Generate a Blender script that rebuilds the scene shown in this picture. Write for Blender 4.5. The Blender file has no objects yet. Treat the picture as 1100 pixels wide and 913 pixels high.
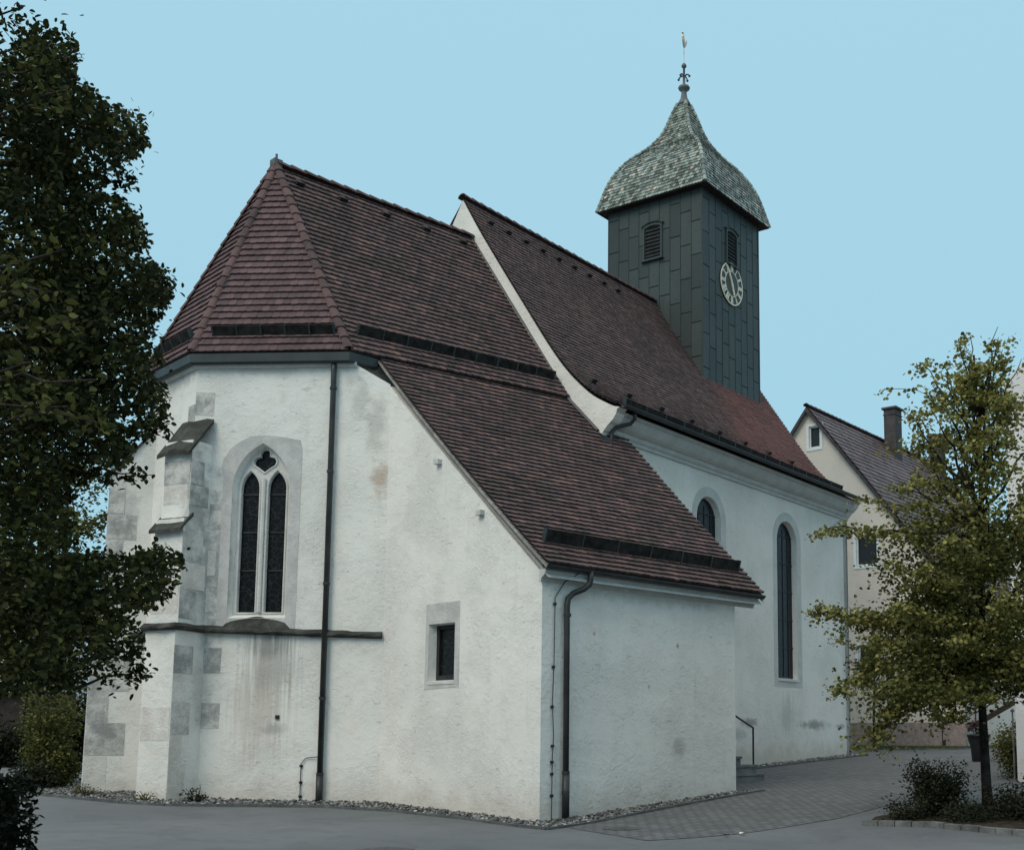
import bpy, bmesh, math, random
import numpy as np
from mathutils import Vector, Matrix
from mathutils.geometry import tessellate_polygon
from mathutils import noise as mnoise
S = bpy.context.scene
COL = S.collection
R = math.radians
rnd = random.Random(7)
rng = np.random.default_rng(11)

# ------------------------------------------------------------------ camera
F, PX, PY, YAW, PITCH = 1259.35, 161.6, 173.9, 41.67, 6.99
cd = bpy.data.cameras.new("camera"); cam = bpy.data.objects.new("camera", cd); COL.objects.link(cam)
cd.sensor_fit = 'HORIZONTAL'; cd.sensor_width = 36.0; cd.lens = F/1100*36
cd.shift_x = -PX/1100; cd.shift_y = PY/1100
cd.clip_start = 0.1; cd.clip_end = 5000
cam.location = (-14.925, -16.325, 1.7)
cam.rotation_euler = (R(90+PITCH), 0, R(YAW-90))
S.camera = cam

# ------------------------------------------------------------------ sky, sun, exposure
SUN_EL, SUN_AZ = 42.0, 187.0          # azimuth measured from +X, counter-clockwise: light from the east, slightly south
w = bpy.data.worlds.new("World"); S.world = w; w.use_nodes = True
nt = w.node_tree; nt.nodes.clear()
def wn(t): return nt.nodes.new(t)
sky = wn('ShaderNodeTexSky'); sky.sky_type = 'NISHITA'; sky.sun_disc = False
sky.sun_elevation = R(SUN_EL); sky.sun_rotation = R(90-SUN_AZ); sky.dust_density = 2.0
tc = wn('ShaderNodeTexCoord'); sep = wn('ShaderNodeSeparateXYZ'); nt.links.new(tc.outputs['Generated'], sep.inputs[0])
ramp = wn('ShaderNodeValToRGB'); nt.links.new(sep.outputs['Z'], ramp.inputs[0])
el = ramp.color_ramp.elements                     # thin bright cloud veil: cyan low down, white overhead
el[0].position = 0.0; el[0].color = (.375, .665, .80, 1)
el[1].position = .56; el[1].color = (.415, .700, .845, 1)
e2 = el.new(.80); e2.color = (1.15, 1.2, 1.22, 1)
sc = wn('ShaderNodeVectorMath'); sc.operation = 'SCALE'; sc.inputs[3].default_value = 10.0
nt.links.new(ramp.outputs[0], sc.inputs[0])
mx = wn('ShaderNodeMix'); mx.data_type = 'RGBA'; mx.inputs[0].default_value = .93
nt.links.new(sky.outputs[0], mx.inputs[6]); nt.links.new(sc.outputs[0], mx.inputs[7])
bg = wn('ShaderNodeBackground'); bg.inputs[1].default_value = .1
nt.links.new(mx.outputs[2], bg.inputs[0])
out = wn('ShaderNodeOutputWorld'); nt.links.new(bg.outputs[0], out.inputs[0])
sl = bpy.data.lights.new("sun", 'SUN'); so = bpy.data.objects.new("sun", sl); COL.objects.link(so)
sl.energy = 1.5; sl.angle = R(30); sl.color = (1, .90, .76)
sd = Vector((math.cos(R(SUN_AZ))*math.cos(R(SUN_EL)), math.sin(R(SUN_AZ))*math.cos(R(SUN_EL)), math.sin(R(SUN_EL))))
so.rotation_euler = sd.to_track_quat('Z', 'Y').to_euler(); so.location = (0, -20, 40)
vs = S.view_settings; S.display_settings.display_device = 'sRGB'
vs.view_transform = 'Standard'; vs.look = 'None'; vs.gamma = 1; vs.exposure = 0; vs.use_curve_mapping = False

# ------------------------------------------------------------------ node helpers
def N(m, typ, ins=None, **at):
    n = m.node_tree.nodes.new(typ)
    for k, v in at.items(): setattr(n, k, v)
    for k, v in (ins or {}).items():
        if isinstance(v, bpy.types.NodeSocket): m.node_tree.links.new(v, n.inputs[k])
        else: n.inputs[k].default_value = v
    return n
def c4(c): return (c[0], c[1], c[2], 1)
def mixc(m, f, a, b, mode='MIX'):
    n = N(m, 'ShaderNodeMix', data_type='RGBA', blend_type=mode)
    for i, v in ((0, f), (6, a), (7, b)):
        if isinstance(v, bpy.types.NodeSocket): m.node_tree.links.new(v, n.inputs[i])
        else: n.inputs[i].default_value = c4(v) if isinstance(v, tuple) else v
    return n.outputs[2]
def math_(m, op, a, b=None, clamp=False):
    n = N(m, 'ShaderNodeMath', operation=op, use_clamp=clamp)
    for i, v in ((0, a), (1, b)):
        if v is None: continue
        if isinstance(v, bpy.types.NodeSocket): m.node_tree.links.new(v, n.inputs[i])
        else: n.inputs[i].default_value = v
    return n.outputs[0]
def mrange(m, v, a, b, c=0., d=1.):
    n = N(m, 'ShaderNodeMapRange', {0: v, 1: a, 2: b, 3: c, 4: d}, interpolation_type='SMOOTHSTEP'); return n.outputs[0]
def noise(m, co, scale, detail=4, rough=.55, dist=0.):
    return N(m, 'ShaderNodeTexNoise', {'Vector': co, 'Scale': scale, 'Detail': detail, 'Roughness': rough, 'Distortion': dist}).outputs[0]
def newmat(name, rough=.8, spec=.3, metal=0.):
    m = bpy.data.materials.new(name); m.use_nodes = True
    b = m.node_tree.nodes['Principled BSDF']
    b.inputs['Roughness'].default_value = rough; b.inputs['Specular IOR Level'].default_value = spec; b.inputs['Metallic'].default_value = metal
    co = N(m, 'ShaderNodeTexCoord').outputs['Object']
    return m, b, co
def setc(m, b, s):
    if isinstance(s, tuple): b.inputs['Base Color'].default_value = c4(s)
    else: m.node_tree.links.new(s, b.inputs['Base Color'])
def bump(m, b, h, strength=.5, dist=.02, prev=None):
    n = N(m, 'ShaderNodeBump', {'Height': h, 'Strength': strength, 'Distance': dist})
    if prev: m.node_tree.links.new(prev, n.inputs['Normal'])
    m.node_tree.links.new(n.outputs[0], b.inputs['Normal']); return n.outputs[0]
def scaled(m, co, s, rot=(0, 0, 0)):
    return N(m, 'ShaderNodeMapping', {'Vector': co, 'Scale': s, 'Rotation': rot}).outputs[0]
def simple(name, col, rough=.7, var=.25, scale=6, spec=.3, metal=0., bmp=.2, bs=40, bd=.01):
    m, b, co = newmat(name, rough, spec, metal)
    n = noise(m, co, scale, 5)
    dark = tuple(x*(1-var) for x in col); lite = tuple(min(1, x*(1+var)) for x in col)
    setc(m, b, mixc(m, mrange(m, n, .3, .7), dark, lite))
    if bmp: bump(m, b, noise(m, co, bs, 3), bmp, bd)
    return m
def spot(m, col, co, c, r, to, amt, nz=None, soft=.5):
    """blend a colour patch of its own shape round c (radii r) over col"""
    d = N(m, 'ShaderNodeVectorMath', {0: co, 1: c}, operation='SUBTRACT').outputs[0]
    d = N(m, 'ShaderNodeVectorMath', {0: d, 1: r}, operation='DIVIDE').outputs[0]
    l = N(m, 'ShaderNodeVectorMath', {0: d}, operation='LENGTH').outputs['Value']
    if nz is not None: l = math_(m, 'ADD', l, math_(m, 'MULTIPLY', math_(m, 'SUBTRACT', nz, .5), 1.6))
    f = math_(m, 'MULTIPLY', mrange(m, l, 1.-soft, 1., 1., 0.), amt)
    return mixc(m, f, col, to)

# ------------------------------------------------------------------ materials
def plaster(name, base, stains_bands=(), grime=.5, warm=.35, bs=.55, zoff=0.):
    m, b, co = newmat(name, .92, .15)
    big = noise(m, co, .45, 5, .6); med = noise(m, co, 2.2, 6, .65); fine = noise(m, co, 28, 4, .7)
    col = mixc(m, mrange(m, big, .35, .68), base, tuple(x*.88 for x in base))
    col = mixc(m, math_(m, 'MULTIPLY', mrange(m, med, .48, .72), warm), col, (base[0]*.90, base[1]*.83, base[2]*.76))
    run = noise(m, scaled(m, co, (2.6, 2.6, .22)), 1.6, 4, .6)
    col = mixc(m, math_(m, 'MULTIPLY', mrange(m, run, .55, .78), .28), col, tuple(x*.68 for x in base))
    mark = noise(m, scaled(m, co, (3.2, 3.2, 9.0)), 1.9, 3, .6, 1.2)       # short trowel drags
    mk = mrange(m, mark, .63, .72)
    col = mixc(m, math_(m, 'MULTIPLY', mk, .38), col, tuple(x*.50 for x in base))
    sp2 = mrange(m, noise(m, scaled(m, co, (5, 5, 11)), 2.6, 4, .65, 1.5), .62, .70)
    col = mixc(m, math_(m, 'MULTIPLY', sp2, .22), col, tuple(x*.55 for x in base))
    z = N(m, 'ShaderNodeSeparateXYZ', {0: co}).outputs['Z']
    zz = math_(m, 'ADD', math_(m, 'SUBTRACT', z, zoff), math_(m, 'MULTIPLY', math_(m, 'SUBTRACT', med, .5), 1.4))
    g = mrange(m, zz, .05, .85, grime, 0.)
    col = mixc(m, g, col, (base[0]*.60, base[1]*.53, base[2]*.47))
    nz = noise(m, co, 3.5, 5, .6); nzs = noise(m, scaled(m, co, (9, 9, .35)), 1.4, 3, .6)
    for st in stains_bands:
        col = spot(m, col, co, st[0], st[1], st[2], st[3], nzs if len(st) > 4 else nz, .8)
    setc(m, b, col)
    h = math_(m, 'ADD', math_(m, 'MULTIPLY', noise(m, scaled(m, co, (1, 1, 1.25)), 6.0, 6, .72, 1.1), 1.0), math_(m, 'MULTIPLY', fine, .25))
    h = math_(m, 'SUBTRACT', h, math_(m, 'MULTIPLY', mk, .35))
    h = math_(m, 'MULTIPLY', h, mrange(m, noise(m, co, .9, 4, .6), .35, .65, .35, 1.15))
    bump(m, b, h, bs*1.35, .035)
    return m
WALL = (.80, .785, .735)
GREY, DARK, RUST = (.30, .30, .29), (.12, .12, .11), (.45, .33, .24)
M_CH = plaster("chancel_plaster", WALL, [
    ((-1.45, 7.0, 3.1), (.75, .9, .95), GREY, .62, 's'), ((-1.55, 7.1, 3.55), (.8, .9, .35), DARK, .5, 's'),
    ((-1.6, 7.2, 2.2), (.9, 1.0, 1.4), (.42, .36, .30), .5, 's'),
    ((-.10, 5.45, 8.5), (.28, .4, 1.0), (.42, .39, .35), .45), ((.0, 5.33, 7.25), (.22, .3, .5), RUST, .65), ((-.3, 5.7, 9.1), (.3, .4, .7), (.42, .40, .37), .5), ((-2.25, 8.05, 5.6), (.28, .4, 2.4), (.28, .29, .29), .7), ((-2.77, 8.15, 6.7), (.5, .35, 1.5), (.17, .17, .165), .62), ((-2.7, 8.2, 4.9), (.6, .35, 1.1), (.25, .25, .245), .5), ((-3.2, 11.1, 6.8), (.6, .5, 1.0), (.30, .30, .30), .45),
    ((-.3, 6.0, 9.6), (.4, .4, .4), GREY, .5), ((-1.4, 7.0, 1.75), (.35, .4, .16), GREY, .55),
    ((-2.4, 8.3, 5.2), (.35, .4, 1.9), GREY, .6), ((-2.45, 8.35, 2.6), (.4, .5, 1.6), GREY, .35),
    ((-2.6, 9.6, 9.7), (.3, 1.2, .25), GREY, .5), ((-1.6, 7.3, 9.75), (1.2, 1.4, .18), GREY, .35)], .5, .4)  # last row: grey bands along the wall tops below the gutter
M_SA = plaster("sacristy_plaster", WALL, [
    ((3.95, 0, 1.35), (.30, .3, .28), (.30, .27, .25), .5), ((1.4, 0, 3.6), (.05, .2, .06), RUST, .8),
    ((3.9, 0, 3.5), (.06, .2, .07), DARK, .6), ((3.0, 0, 2.6), (.05, .2, .07), RUST, .7),
    ((.33, 3.4, 2.35), (.3, .7, .35), RUST, .30), ((.4, 4.4, 1.2), (.4, .7, .25), GREY, .28),
    ((2.9, 0, 4.5), (3.4, .4, .30), (.36, .37, .36), .45)], .5, .3)  # last entry: grey band along the wall top below the eaves
M_NA = plaster("nave_plaster", (.80, .775, .72), [
    ((17.6, 5.8, 1.9), (1.5, .6, .22), DARK, .62), ((19.5, 6.1, 1.85), (.5, .4, .12), DARK, .5),
    ((13.2, 5.2, 1.95), (.7, .5, .22), DARK, .6), ((12.5, 5.1, 1.6), (.6, .5, .3), GREY, .4),
    ((15.6, 5.5, 2.2), (.7, .5, .9), GREY, .35, 's'), ((19.9, 6.2, 5.0), (.4, .4, 4.0), GREY, .25, 's')], .5, .25, .5, .75)
M_HOUSE = plaster("house_plaster", (.70, .62, .54), [], .4, .3, .3, 1.0)
M_WHITE = plaster("white_house_plaster", (.74, .72, .70), [], .4, .2, .3, .6)
def stone(name, base, var=.3, moss=0.):
    m, b, co = newmat(name, .9, .15)
    n = noise(m, co, 2.3, 6, .65); f = noise(m, co, 18, 4, .65)
    c = mixc(m, mrange(m, n, .32, .7), tuple(x*(1-var) for x in base), tuple(x*(1+var*.6) for x in base))
    c = mixc(m, math_(m, 'MULTIPLY', mrange(m, f, .5, .75), .35), c, tuple(x*.6 for x in base))
    if moss:
        c = mixc(m, math_(m, 'MULTIPLY', mrange(m, noise(m, co, 4.5, 5, .7), .4, .62), moss), c, (.035, .038, .032))
    setc(m, b, c); bump(m, b, math_(m, 'ADD', f, n), .5, .03)
    return m
M_STONE = stone("window_sandstone", (.55, .54, .52), .16)
M_TRAC = stone("tracery_sandstone", (.64, .63, .60), .10)
def patchy(name, a, b_):
    m, b, co = newmat(name, .9, .15); n = noise(m, co, 1.7, 6, .7); f = noise(m, co, 20, 4, .65)
    c = mixc(m, mrange(m, n, .36, .64), a, b_); c = mixc(m, math_(m, 'MULTIPLY', mrange(m, f, .5, .75), .3), c, tuple(x*.6 for x in a))
    setc(m, b, c); bump(m, b, math_(m, 'ADD', f, n), .6, .03); return m
M_QUOIN = patchy("quoin_sandstone", (.30, .30, .29), (.66, .64, .60))
M_QUOIN2 = patchy("quoin_pale_sandstone", (.58, .54, .49), (.74, .71, .66))
M_CAP = stone("weathered_cap_stone", (.075, .075, .068), .45, .7)
M_CORN = stone("cornice_paint", (.55, .56, .54), .10)
M_STEP = stone("step_stone", (.20, .20, .20), .3)
M_KERB = stone("kerb_stone", (.13, .135, .135), .3, .3)
M_KERB2 = stone("pale_kerb_stone", (.17, .17, .165), .4, .3)
def metal(name, col, rough=.5, var=.3, sc=3.): return simple(name, col, rough, var, sc, .4, 0., .1, 20)
M_PIPE = metal("dark_pipe_paint", (.030, .032, .034), .45)
M_GUT = metal("green_grey_fascia", (.030, .040, .042), .5, .2)
M_BLACK = metal("black_iron", (.018, .018, .019), .6)
M_GUARD = simple("weathered_guard_timber", (.020, .0195, .018), .85, .55, 5, .15, 0, .5, 25)
M_LEAD = metal("lead_flashing", (.12, .13, .135), .55)
M_SPIKE = metal("gilded_vane", (.55, .50, .40), .35)
M_WPAINT = simple("white_paint", (.72, .73, .72), .5, .06, 5)
M_CREAM = simple("cream_clock_paint", (.86, .79, .60), .5, .05, 5)
def glass(name, c=(.007, .008, .009), lead=True):
    m, b, co = newmat(name, .28, .16)
    if lead:
        n = noise(m, co, 5, 3)
        v = N(m, 'ShaderNodeTexVoronoi', {'Vector': scaled(m, co, (7, 7, 7)), 'Scale': 1.0}, feature='DISTANCE_TO_EDGE').outputs[0]
        ed = mrange(m, v, .015, .05, 1., 0.)
        setc(m, b, mixc(m, math_(m, 'MULTIPLY', ed, .55), c, (.05, .055, .058)))
        bump(m, b, n, .25, .03)
    else: setc(m, b, c)
    return m
M_GLASS = glass("leaded_glass"); M_GLASS2 = glass("plain_window_glass", (.03, .035, .04), False)
def tiles(name, ramp_cols, moss=.5, mossc=(.035, .034, .030), rough=.85, extra=None):
    m, b, co = newmat(name, rough, .2)
    a = N(m, 'ShaderNodeAttribute', attribute_name='tint').outputs['Fac']
    cr = N(m, 'ShaderNodeValToRGB', {0: a}); els = cr.color_ramp.elements
    els[0].position, els[0].color = 0, c4(ramp_cols[0][1]); els[1].position, els[1].color = 1, c4(ramp_cols[-1][1])
    for p, c in ramp_cols[1:-1]: els.new(p).color = c4(c)
    c = cr.outputs[0]
    if extra: c = extra(m, co, c)
    big = noise(m, co, .7, 6, .65); f = noise(m, co, 9, 5, .7)
    c = mixc(m, math_(m, 'MULTIPLY', mrange(m, big, .42, .72), moss), c, mossc)
    run = noise(m, scaled(m, co, (1.9, 1.9, .28)), 1.5, 4, .6)
    c = mixc(m, math_(m, 'MULTIPLY', mrange(m, run, .52, .72), moss*.9), c, mossc)
    c = mixc(m, math_(m, 'MULTIPLY', mrange(m, f, .5, .72), .45), c, mossc)
    setc(m, b, c); bump(m, b, noise(m, co, 45, 3), .3, .01)
    return m
RED = [(0, (.074, .055, .056)), (.45, (.110, .077, .076)), (.88, (.146, .092, .086)), (1, (.190, .117, .104))]
M_TILE = tiles("old_plain_tiles", RED, .45)
M_TILEH = tiles("apse_plain_tiles", [(0, (.100, .068, .071)), (.5, (.130, .082, .085)), (1, (.165, .104, .106))], .3)
def newer(m, co, c):
    x = N(m, 'ShaderNodeVectorMath', {0: co, 1: (.99, .141, 0)}, operation='DOT_PRODUCT').outputs['Value']
    z = N(m, 'ShaderNodeSeparateXYZ', {0: co}).outputs['Z']
    g = math_(m, 'ADD', x, math_(m, 'MULTIPLY', math_(m, 'SUBTRACT', z, 12.), -.55))
    return mixc(m, mrange(m, g, 14.6, 16.8, 0, .62), c, (.27, .12, .10))
M_TILEN = tiles("nave_plain_tiles", [(0, (.085, .062, .061)), (.5, (.120, .082, .080)), (1, (.165, .108, .103))], .35, extra=newer)
M_HIP = tiles("hip_tiles", [(0, (.095, .064, .064)), (1, (.155, .094, .090))], .45)
M_SHING = tiles("glazed_tower_tiles", [(0, (.050, .062, .057)), (.4, (.17, .205, .182)), (.90, (.36, .42, .375)), (.972, (.38, .43, .37)), (.984, (.50, .36, .29)), (1, (.62, .50, .42))], .40, (.06, .065, .05), .45)
M_PAN = tiles("house_pantiles", [(0, (.070, .050, .052)), (.5, (.110, .075, .076)), (1, (.175, .12, .118))], .15, (.04, .03, .03), .5)
M_DECK = simple("roof_underlay", (.03, .025, .024), .9)
M_CLAD = tiles("tower_sheet_cladding", [(0, (.043, .055, .053)), (.5, (.052, .066, .063)), (1, (.062, .078, .074))], .25, (.03, .035, .036), .45)
def asphalt():
    m, b, co = newmat("asphalt", .85, .25)
    big = noise(m, co, .22, 5, .6); med = noise(m, co, 1.5, 5, .6); f = noise(m, co, 140, 2, .6)
    c = mixc(m, mrange(m, big, .35, .7), (.118, .126, .133), (.150, .160, .168))
    c = mixc(m, math_(m, 'MULTIPLY', mrange(m, med, .5, .75), .45), c, (.082, .088, .092))
    c = mixc(m, math_(m, 'MULTIPLY', mrange(m, noise(m, co, 38, 4, .7), .52, .66), .38), c, (.055, .058, .06))
    c = mixc(m, math_(m, 'MULTIPLY', mrange(m, noise(m, scaled(m, co, (1, 1, 1), (0, 0, R(35))), .6, 6, .7, 1.), .52, .58), .28), c, (.075, .08, .084))
    c = mixc(m, math_(m, 'MULTIPLY', mrange(m, f, .5, .68), .45), c, (.22, .22, .22))
    c = mixc(m, math_(m, 'MULTIPLY', mrange(m, noise(m, scaled(m, co, (.5, 1.6, 1)), 2.2, 5), .63, .72), .30), c, (.26, .25, .22))
    v = N(m, 'ShaderNodeTexVoronoi', {'Vector': co, 'Scale': .22, 'Randomness': 1.}, feature='DISTANCE_TO_EDGE').outputs[0]
    v = math_(m, 'ADD', v, math_(m, 'MULTIPLY', math_(m, 'SUBTRACT', med, .5), .12))
    
    setc(m, b, c); bump(m, b, f, .35, .008)
    return m
M_ASPH = asphalt()
def pavers():
    m, b, co = newmat("grey_pavers", .85, .2)
    br = N(m, 'ShaderNodeTexBrick', {'Vector': scaled(m, co, (1, 1, 1), (0, 0, R(8))), 'Color1': (.155, .16, .164, 1), 'Color2': (.105, .11, .114, 1), 'Mortar': (.034, .036, .035, 1),
          'Scale': 1.0, 'Mortar Size': .014, 'Mortar Smooth': .3, 'Bias': 0., 'Brick Width': .24, 'Row Height': .16})
    c = mixc(m, math_(m, 'MULTIPLY', mrange(m, noise(m, co, .8, 5), .4, .7), .4), br.outputs[0], (.075, .08, .082))
    c = mixc(m, math_(m, 'MULTIPLY', mrange(m, noise(m, co, 60, 3), .5, .7), .25), c, (.19, .19, .19))
    setc(m, b, c); bump(m, b, math_(m, 'SUBTRACT', 1., br.outputs[1]), .5, .01)
    return m
M_PAVE = pavers()
M_SOIL = simple("bed_soil", (.045, .036, .028), .95, .5, 9, .1, 0, .8, 30, .03)
M_STONES = tiles("pebbles", [(0, (.06, .06, .06)), (.55, (.15, .15, .145)), (.92, (.26, .26, .25)), (1, (.50, .50, .48))], .0, (.1, .1, .1))
M_GRASS = tiles("grass_blades", [(0, (.05, .07, .02)), (1, (.12, .14, .045))], .1, (.04, .05, .02))
M_BARK = simple("bark", (.034, .029, .025), .95, .45, 7, .1, 0, .9, 22, .04)
M_WOOD = simple("dark_boards", (.035, .028, .024), .8, .4, 3)
M_BIN = simple("dark_planter_plastic", (.014, .014, .017), .5, .2)
M_CHIM = simple("chimney_sheet", (.055, .048, .050), .7, .3, 4)
M_IRONC = simple("cast_iron", (.085, .085, .085), .6, .3, 15, .4, 0, .5, 50)
def leafmat(name, dark, lite, rough=.6, trans=.25, spec=.15):
    m, b, co = newmat(name, rough, spec)
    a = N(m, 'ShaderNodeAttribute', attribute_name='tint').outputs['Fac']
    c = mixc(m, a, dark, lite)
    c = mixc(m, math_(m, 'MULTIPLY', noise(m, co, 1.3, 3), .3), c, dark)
    setc(m, b, c)
    tr = N(m, 'ShaderNodeBsdfTranslucent'); m.node_tree.links.new(c, tr.inputs[0])
    mix = N(m, 'ShaderNodeMixShader', {0: trans}); o = m.node_tree.nodes['Material Output']
    m.node_tree.links.new(b.outputs[0], mix.inputs[1]); m.node_tree.links.new(tr.outputs[0], mix.inputs[2])
    m.node_tree.links.new(mix.outputs[0], o.inputs[0])
    return m
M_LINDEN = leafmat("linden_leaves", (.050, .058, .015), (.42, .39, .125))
M_DARKLF = leafmat("dark_tree_leaves", (.015, .021, .010), (.105, .112, .032), .65, .18, .06)
M_YELLF = leafmat("sunlit_leaves", (.07, .08, .02), (.20, .19, .06))
M_HEDGE = leafmat("hedge_leaves", (.011, .015, .009), (.034, .042, .020), .6, .1, .1)
M_BUSH = leafmat("bush_leaves", (.020, .026, .014), (.055, .060, .030))
M_FLOW = leafmat("purple_blossom", (.10, .02, .05), (.22, .05, .11))

# ------------------------------------------------------------------ geometry helpers
class MB:
    def __init__(s): s.v = []; s.f = []; s.t = []; s.tint = 0.5
    def add(s, vs, fs, t=None):
        o = len(s.v); s.v += [tuple(p) for p in vs]; s.f += [tuple(i+o for i in f) for f in fs]
        s.t += [s.tint if t is None else t]*len(vs)
    def box(s, c, sx, sy, sz, X=(1, 0, 0), Y=(0, 1, 0), t=None, Z=(0, 0, 1)):
        c, X, Y, Z = Vector(c), Vector(X), Vector(Y), Vector(Z)
        vs = [c+X*sx*a/2+Y*sy*b/2+Z*sz*d/2 for d in (-1, 1) for b in (-1, 1) for a in (-1, 1)]
        s.add(vs, [(0, 2, 3, 1), (4, 5, 7, 6), (0, 1, 5, 4), (2, 6, 7, 3), (0, 4, 6, 2), (1, 3, 7, 5)], t)
    def hexa(s, b, tp, t=None):
        n = len(b); s.add(list(b)+list(tp), [tuple(reversed(range(n))), tuple(range(n, 2*n))]+[(i, (i+1) % n, n+(i+1) % n, n+i) for i in range(n)], t)
    def tube(s, pts, rad, seg=8, t=None, cap=True):
        pts = [Vector(p) for p in pts]; rings = []
        up = None
        for i, p in enumerate(pts):
            d = (pts[min(i+1, len(pts)-1)]-pts[max(i-1, 0)]).normalized()
            if up is None:
                up = Vector((0, 0, 1)) if abs(d.z) < .9 else Vector((1, 0, 0))
            a = d.cross(up); a = a.normalized() if a.length > 1e-6 else d.orthogonal().normalized(); up = a.cross(d)
            r = rad(i/(len(pts)-1)) if callable(rad) else rad
            rings += [p+(a*math.cos(2*math.pi*k/seg)+up*math.sin(2*math.pi*k/seg))*r for k in range(seg)]
        fs = [(i*seg+k, i*seg+(k+1) % seg, (i+1)*seg+(k+1) % seg, (i+1)*seg+k) for i in range(len(pts)-1) for k in range(seg)]
        if cap: fs += [tuple(range(seg))[::-1], tuple((len(pts)-1)*seg+k for k in range(seg))]
        s.add(rings, fs, t)
    def lathe(s, c, prof, seg=16, t=None):
        c = Vector(c); n = len(prof)
        vs = [c+Vector((r*math.cos(2*math.pi*k/seg), r*math.sin(2*math.pi*k/seg), z)) for r, z in prof for k in range(seg)]
        fs = [(i*seg+k, i*seg+(k+1) % seg, (i+1)*seg+(k+1) % seg, (i+1)*seg+k) for i in range(n-1) for k in range(seg)]
        fs += [tuple(range(seg))[::-1], tuple((n-1)*seg+k for k in range(seg))]
        s.add(vs, fs, t)
    def sweep(s, prof, a, b, outd, cap=True):
        """prof = [(out, z)] extruded from a to b (points at z=0), out along outd"""
        a, b, o = Vector(a), Vector(b), Vector(outd); n = len(prof)
        vs = [p+o*u+Vector((0, 0, z)) for p in (a, b) for u, z in prof]
        fs = [(i, (i+1) % n, n+(i+1) % n, n+i) for i in range(n)]
        if cap: fs += [tuple(range(n))[::-1], tuple(range(n, 2*n))]
        s.add(vs, fs)
    def plate(s, Fr, outer, holes, n0, n1, splay=None):
        """flat slab with holes in local frame Fr(u,v,n), front at n0, back at n1"""
        loops = [list(outer)]+[list(h) for h in holes]
        tri = tessellate_polygon([[Vector((u, v, 0)) for u, v in L] for L in loops])
        flat = [p for L in loops for p in L]; n = len(flat)
        back = flat
        if splay: back = list(outer)+[p for h in splay for p in h]
        vs = [Fr(u, v, n0) for u, v in flat]+[Fr(u, v, n1) for u, v in back]
        fs = [tuple(t) for t in tri]+[(t[2]+n, t[1]+n, t[0]+n) for t in tri]
        o = 0
        for L in loops:
            k = len(L)
            fs += [(o+i, o+(i+1) % k, n+o+(i+1) % k, n+o+i) for i in range(k)]; o += k
        s.add(vs, fs)
    def build(s, name, mat, parent=None, smooth=False, recalc=True):
        me = bpy.data.meshes.new(name); me.from_pydata(s.v, [], s.f); me.update()
        if recalc:
            bm = bmesh.new(); bm.from_mesh(me); bmesh.ops.recalc_face_normals(bm, faces=bm.faces); bm.to_mesh(me); bm.free()
        at = me.attributes.new('tint', 'FLOAT', 'POINT'); at.data.foreach_set('value', np.array(s.t, dtype=np.float32))
        if smooth: me.polygons.foreach_set('use_smooth', [True]*len(me.polygons))
        me.materials.append(mat)
        o = bpy.data.objects.new(name, me); COL.objects.link(o)
        if parent: attach(o, parent)
        return o
def attach(o, parent):
    o.parent = parent
    if parent.location.length > 0: o.matrix_parent_inverse = Matrix.Translation(-parent.location)
def tag(o, label=None, cat=None, group=None, kind=None):
    for k, v in (('label', label), ('category', cat), ('group', group), ('kind', kind)):
        if v: o[k] = v
    return o
def thing(name, loc, label, cat, group=None):
    o = bpy.data.objects.new(name, None); COL.objects.link(o); o.location = loc; o.empty_display_size = .3
    return tag(o, label, cat, group)
def nparr(name, V, Fc, T, mat, parent=None, smooth=False):
    me = bpy.data.meshes.new(name); k = Fc.shape[1]
    me.vertices.add(len(V)); me.vertices.foreach_set('co', V.astype(np.float32).ravel())
    me.loops.add(Fc.size); me.loops.foreach_set('vertex_index', Fc.astype(np.int32).ravel())
    me.polygons.add(len(Fc)); me.polygons.foreach_set('loop_start', np.arange(0, Fc.size, k, dtype=np.int32))
    me.update(calc_edges=True); me.validate()
    at = me.attributes.new('tint', 'FLOAT', 'POINT'); at.data.foreach_set('value', T.astype(np.float32))
    if smooth: me.polygons.foreach_set('use_smooth', [True]*len(me.polygons))
    me.materials.append(mat); o = bpy.data.objects.new(name, me); COL.objects.link(o)
    if parent: attach(o, parent)
    return o
def D(a): return Vector((math.cos(a), math.sin(a), 0))
Zv = Vector((0, 0, 1))
def frame(o, U, Nn):
    o, U, Nn = Vector(o), Vector(U), Vector(Nn)
    return lambda u, v, n: o+U*u+Zv*v+Nn*n
def lerp(a, b, t): return a+(b-a)*t
def arch_round(u0, u1, v0, v1, n=14):
    r = (u1-u0)/2; c = (u0+u1)/2; vs_ = v1-r
    return [(u0, v0), (u1, v0)]+[(c+r*math.cos(math.pi*i/n), vs_+r*math.sin(math.pi*i/n)) for i in range(n+1)]
def arch_seg(u0, u1, v0, v1, rise, n=8):
    a = (u1-u0)/2; Rr = (a*a+rise*rise)/(2*rise); cy = v1-Rr; th = math.asin(a/Rr)
    return [(u0, v0), (u1, v0)]+[((u0+u1)/2+Rr*math.sin(lerp(th, -th, i/n)), cy+Rr*math.cos(lerp(th, -th, i/n))) for i in range(n+1)]
def arch_point(u0, u1, v0, vs_, va, n=9):
    a = (u1-u0)/2; r = va-vs_; Rr = (a*a+r*r)/(2*a); c = (u0+u1)/2
    th = math.asin(min(1, r/Rr))
    right = [(u1-Rr+Rr*math.cos(th*i/n), vs_+Rr*math.sin(th*i/n)) for i in range(n+1)]
    left = [(2*c-u, v) for u, v in reversed(right[:-1])]
    return [(u0, v0), (u1, v0)]+right+left
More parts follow.
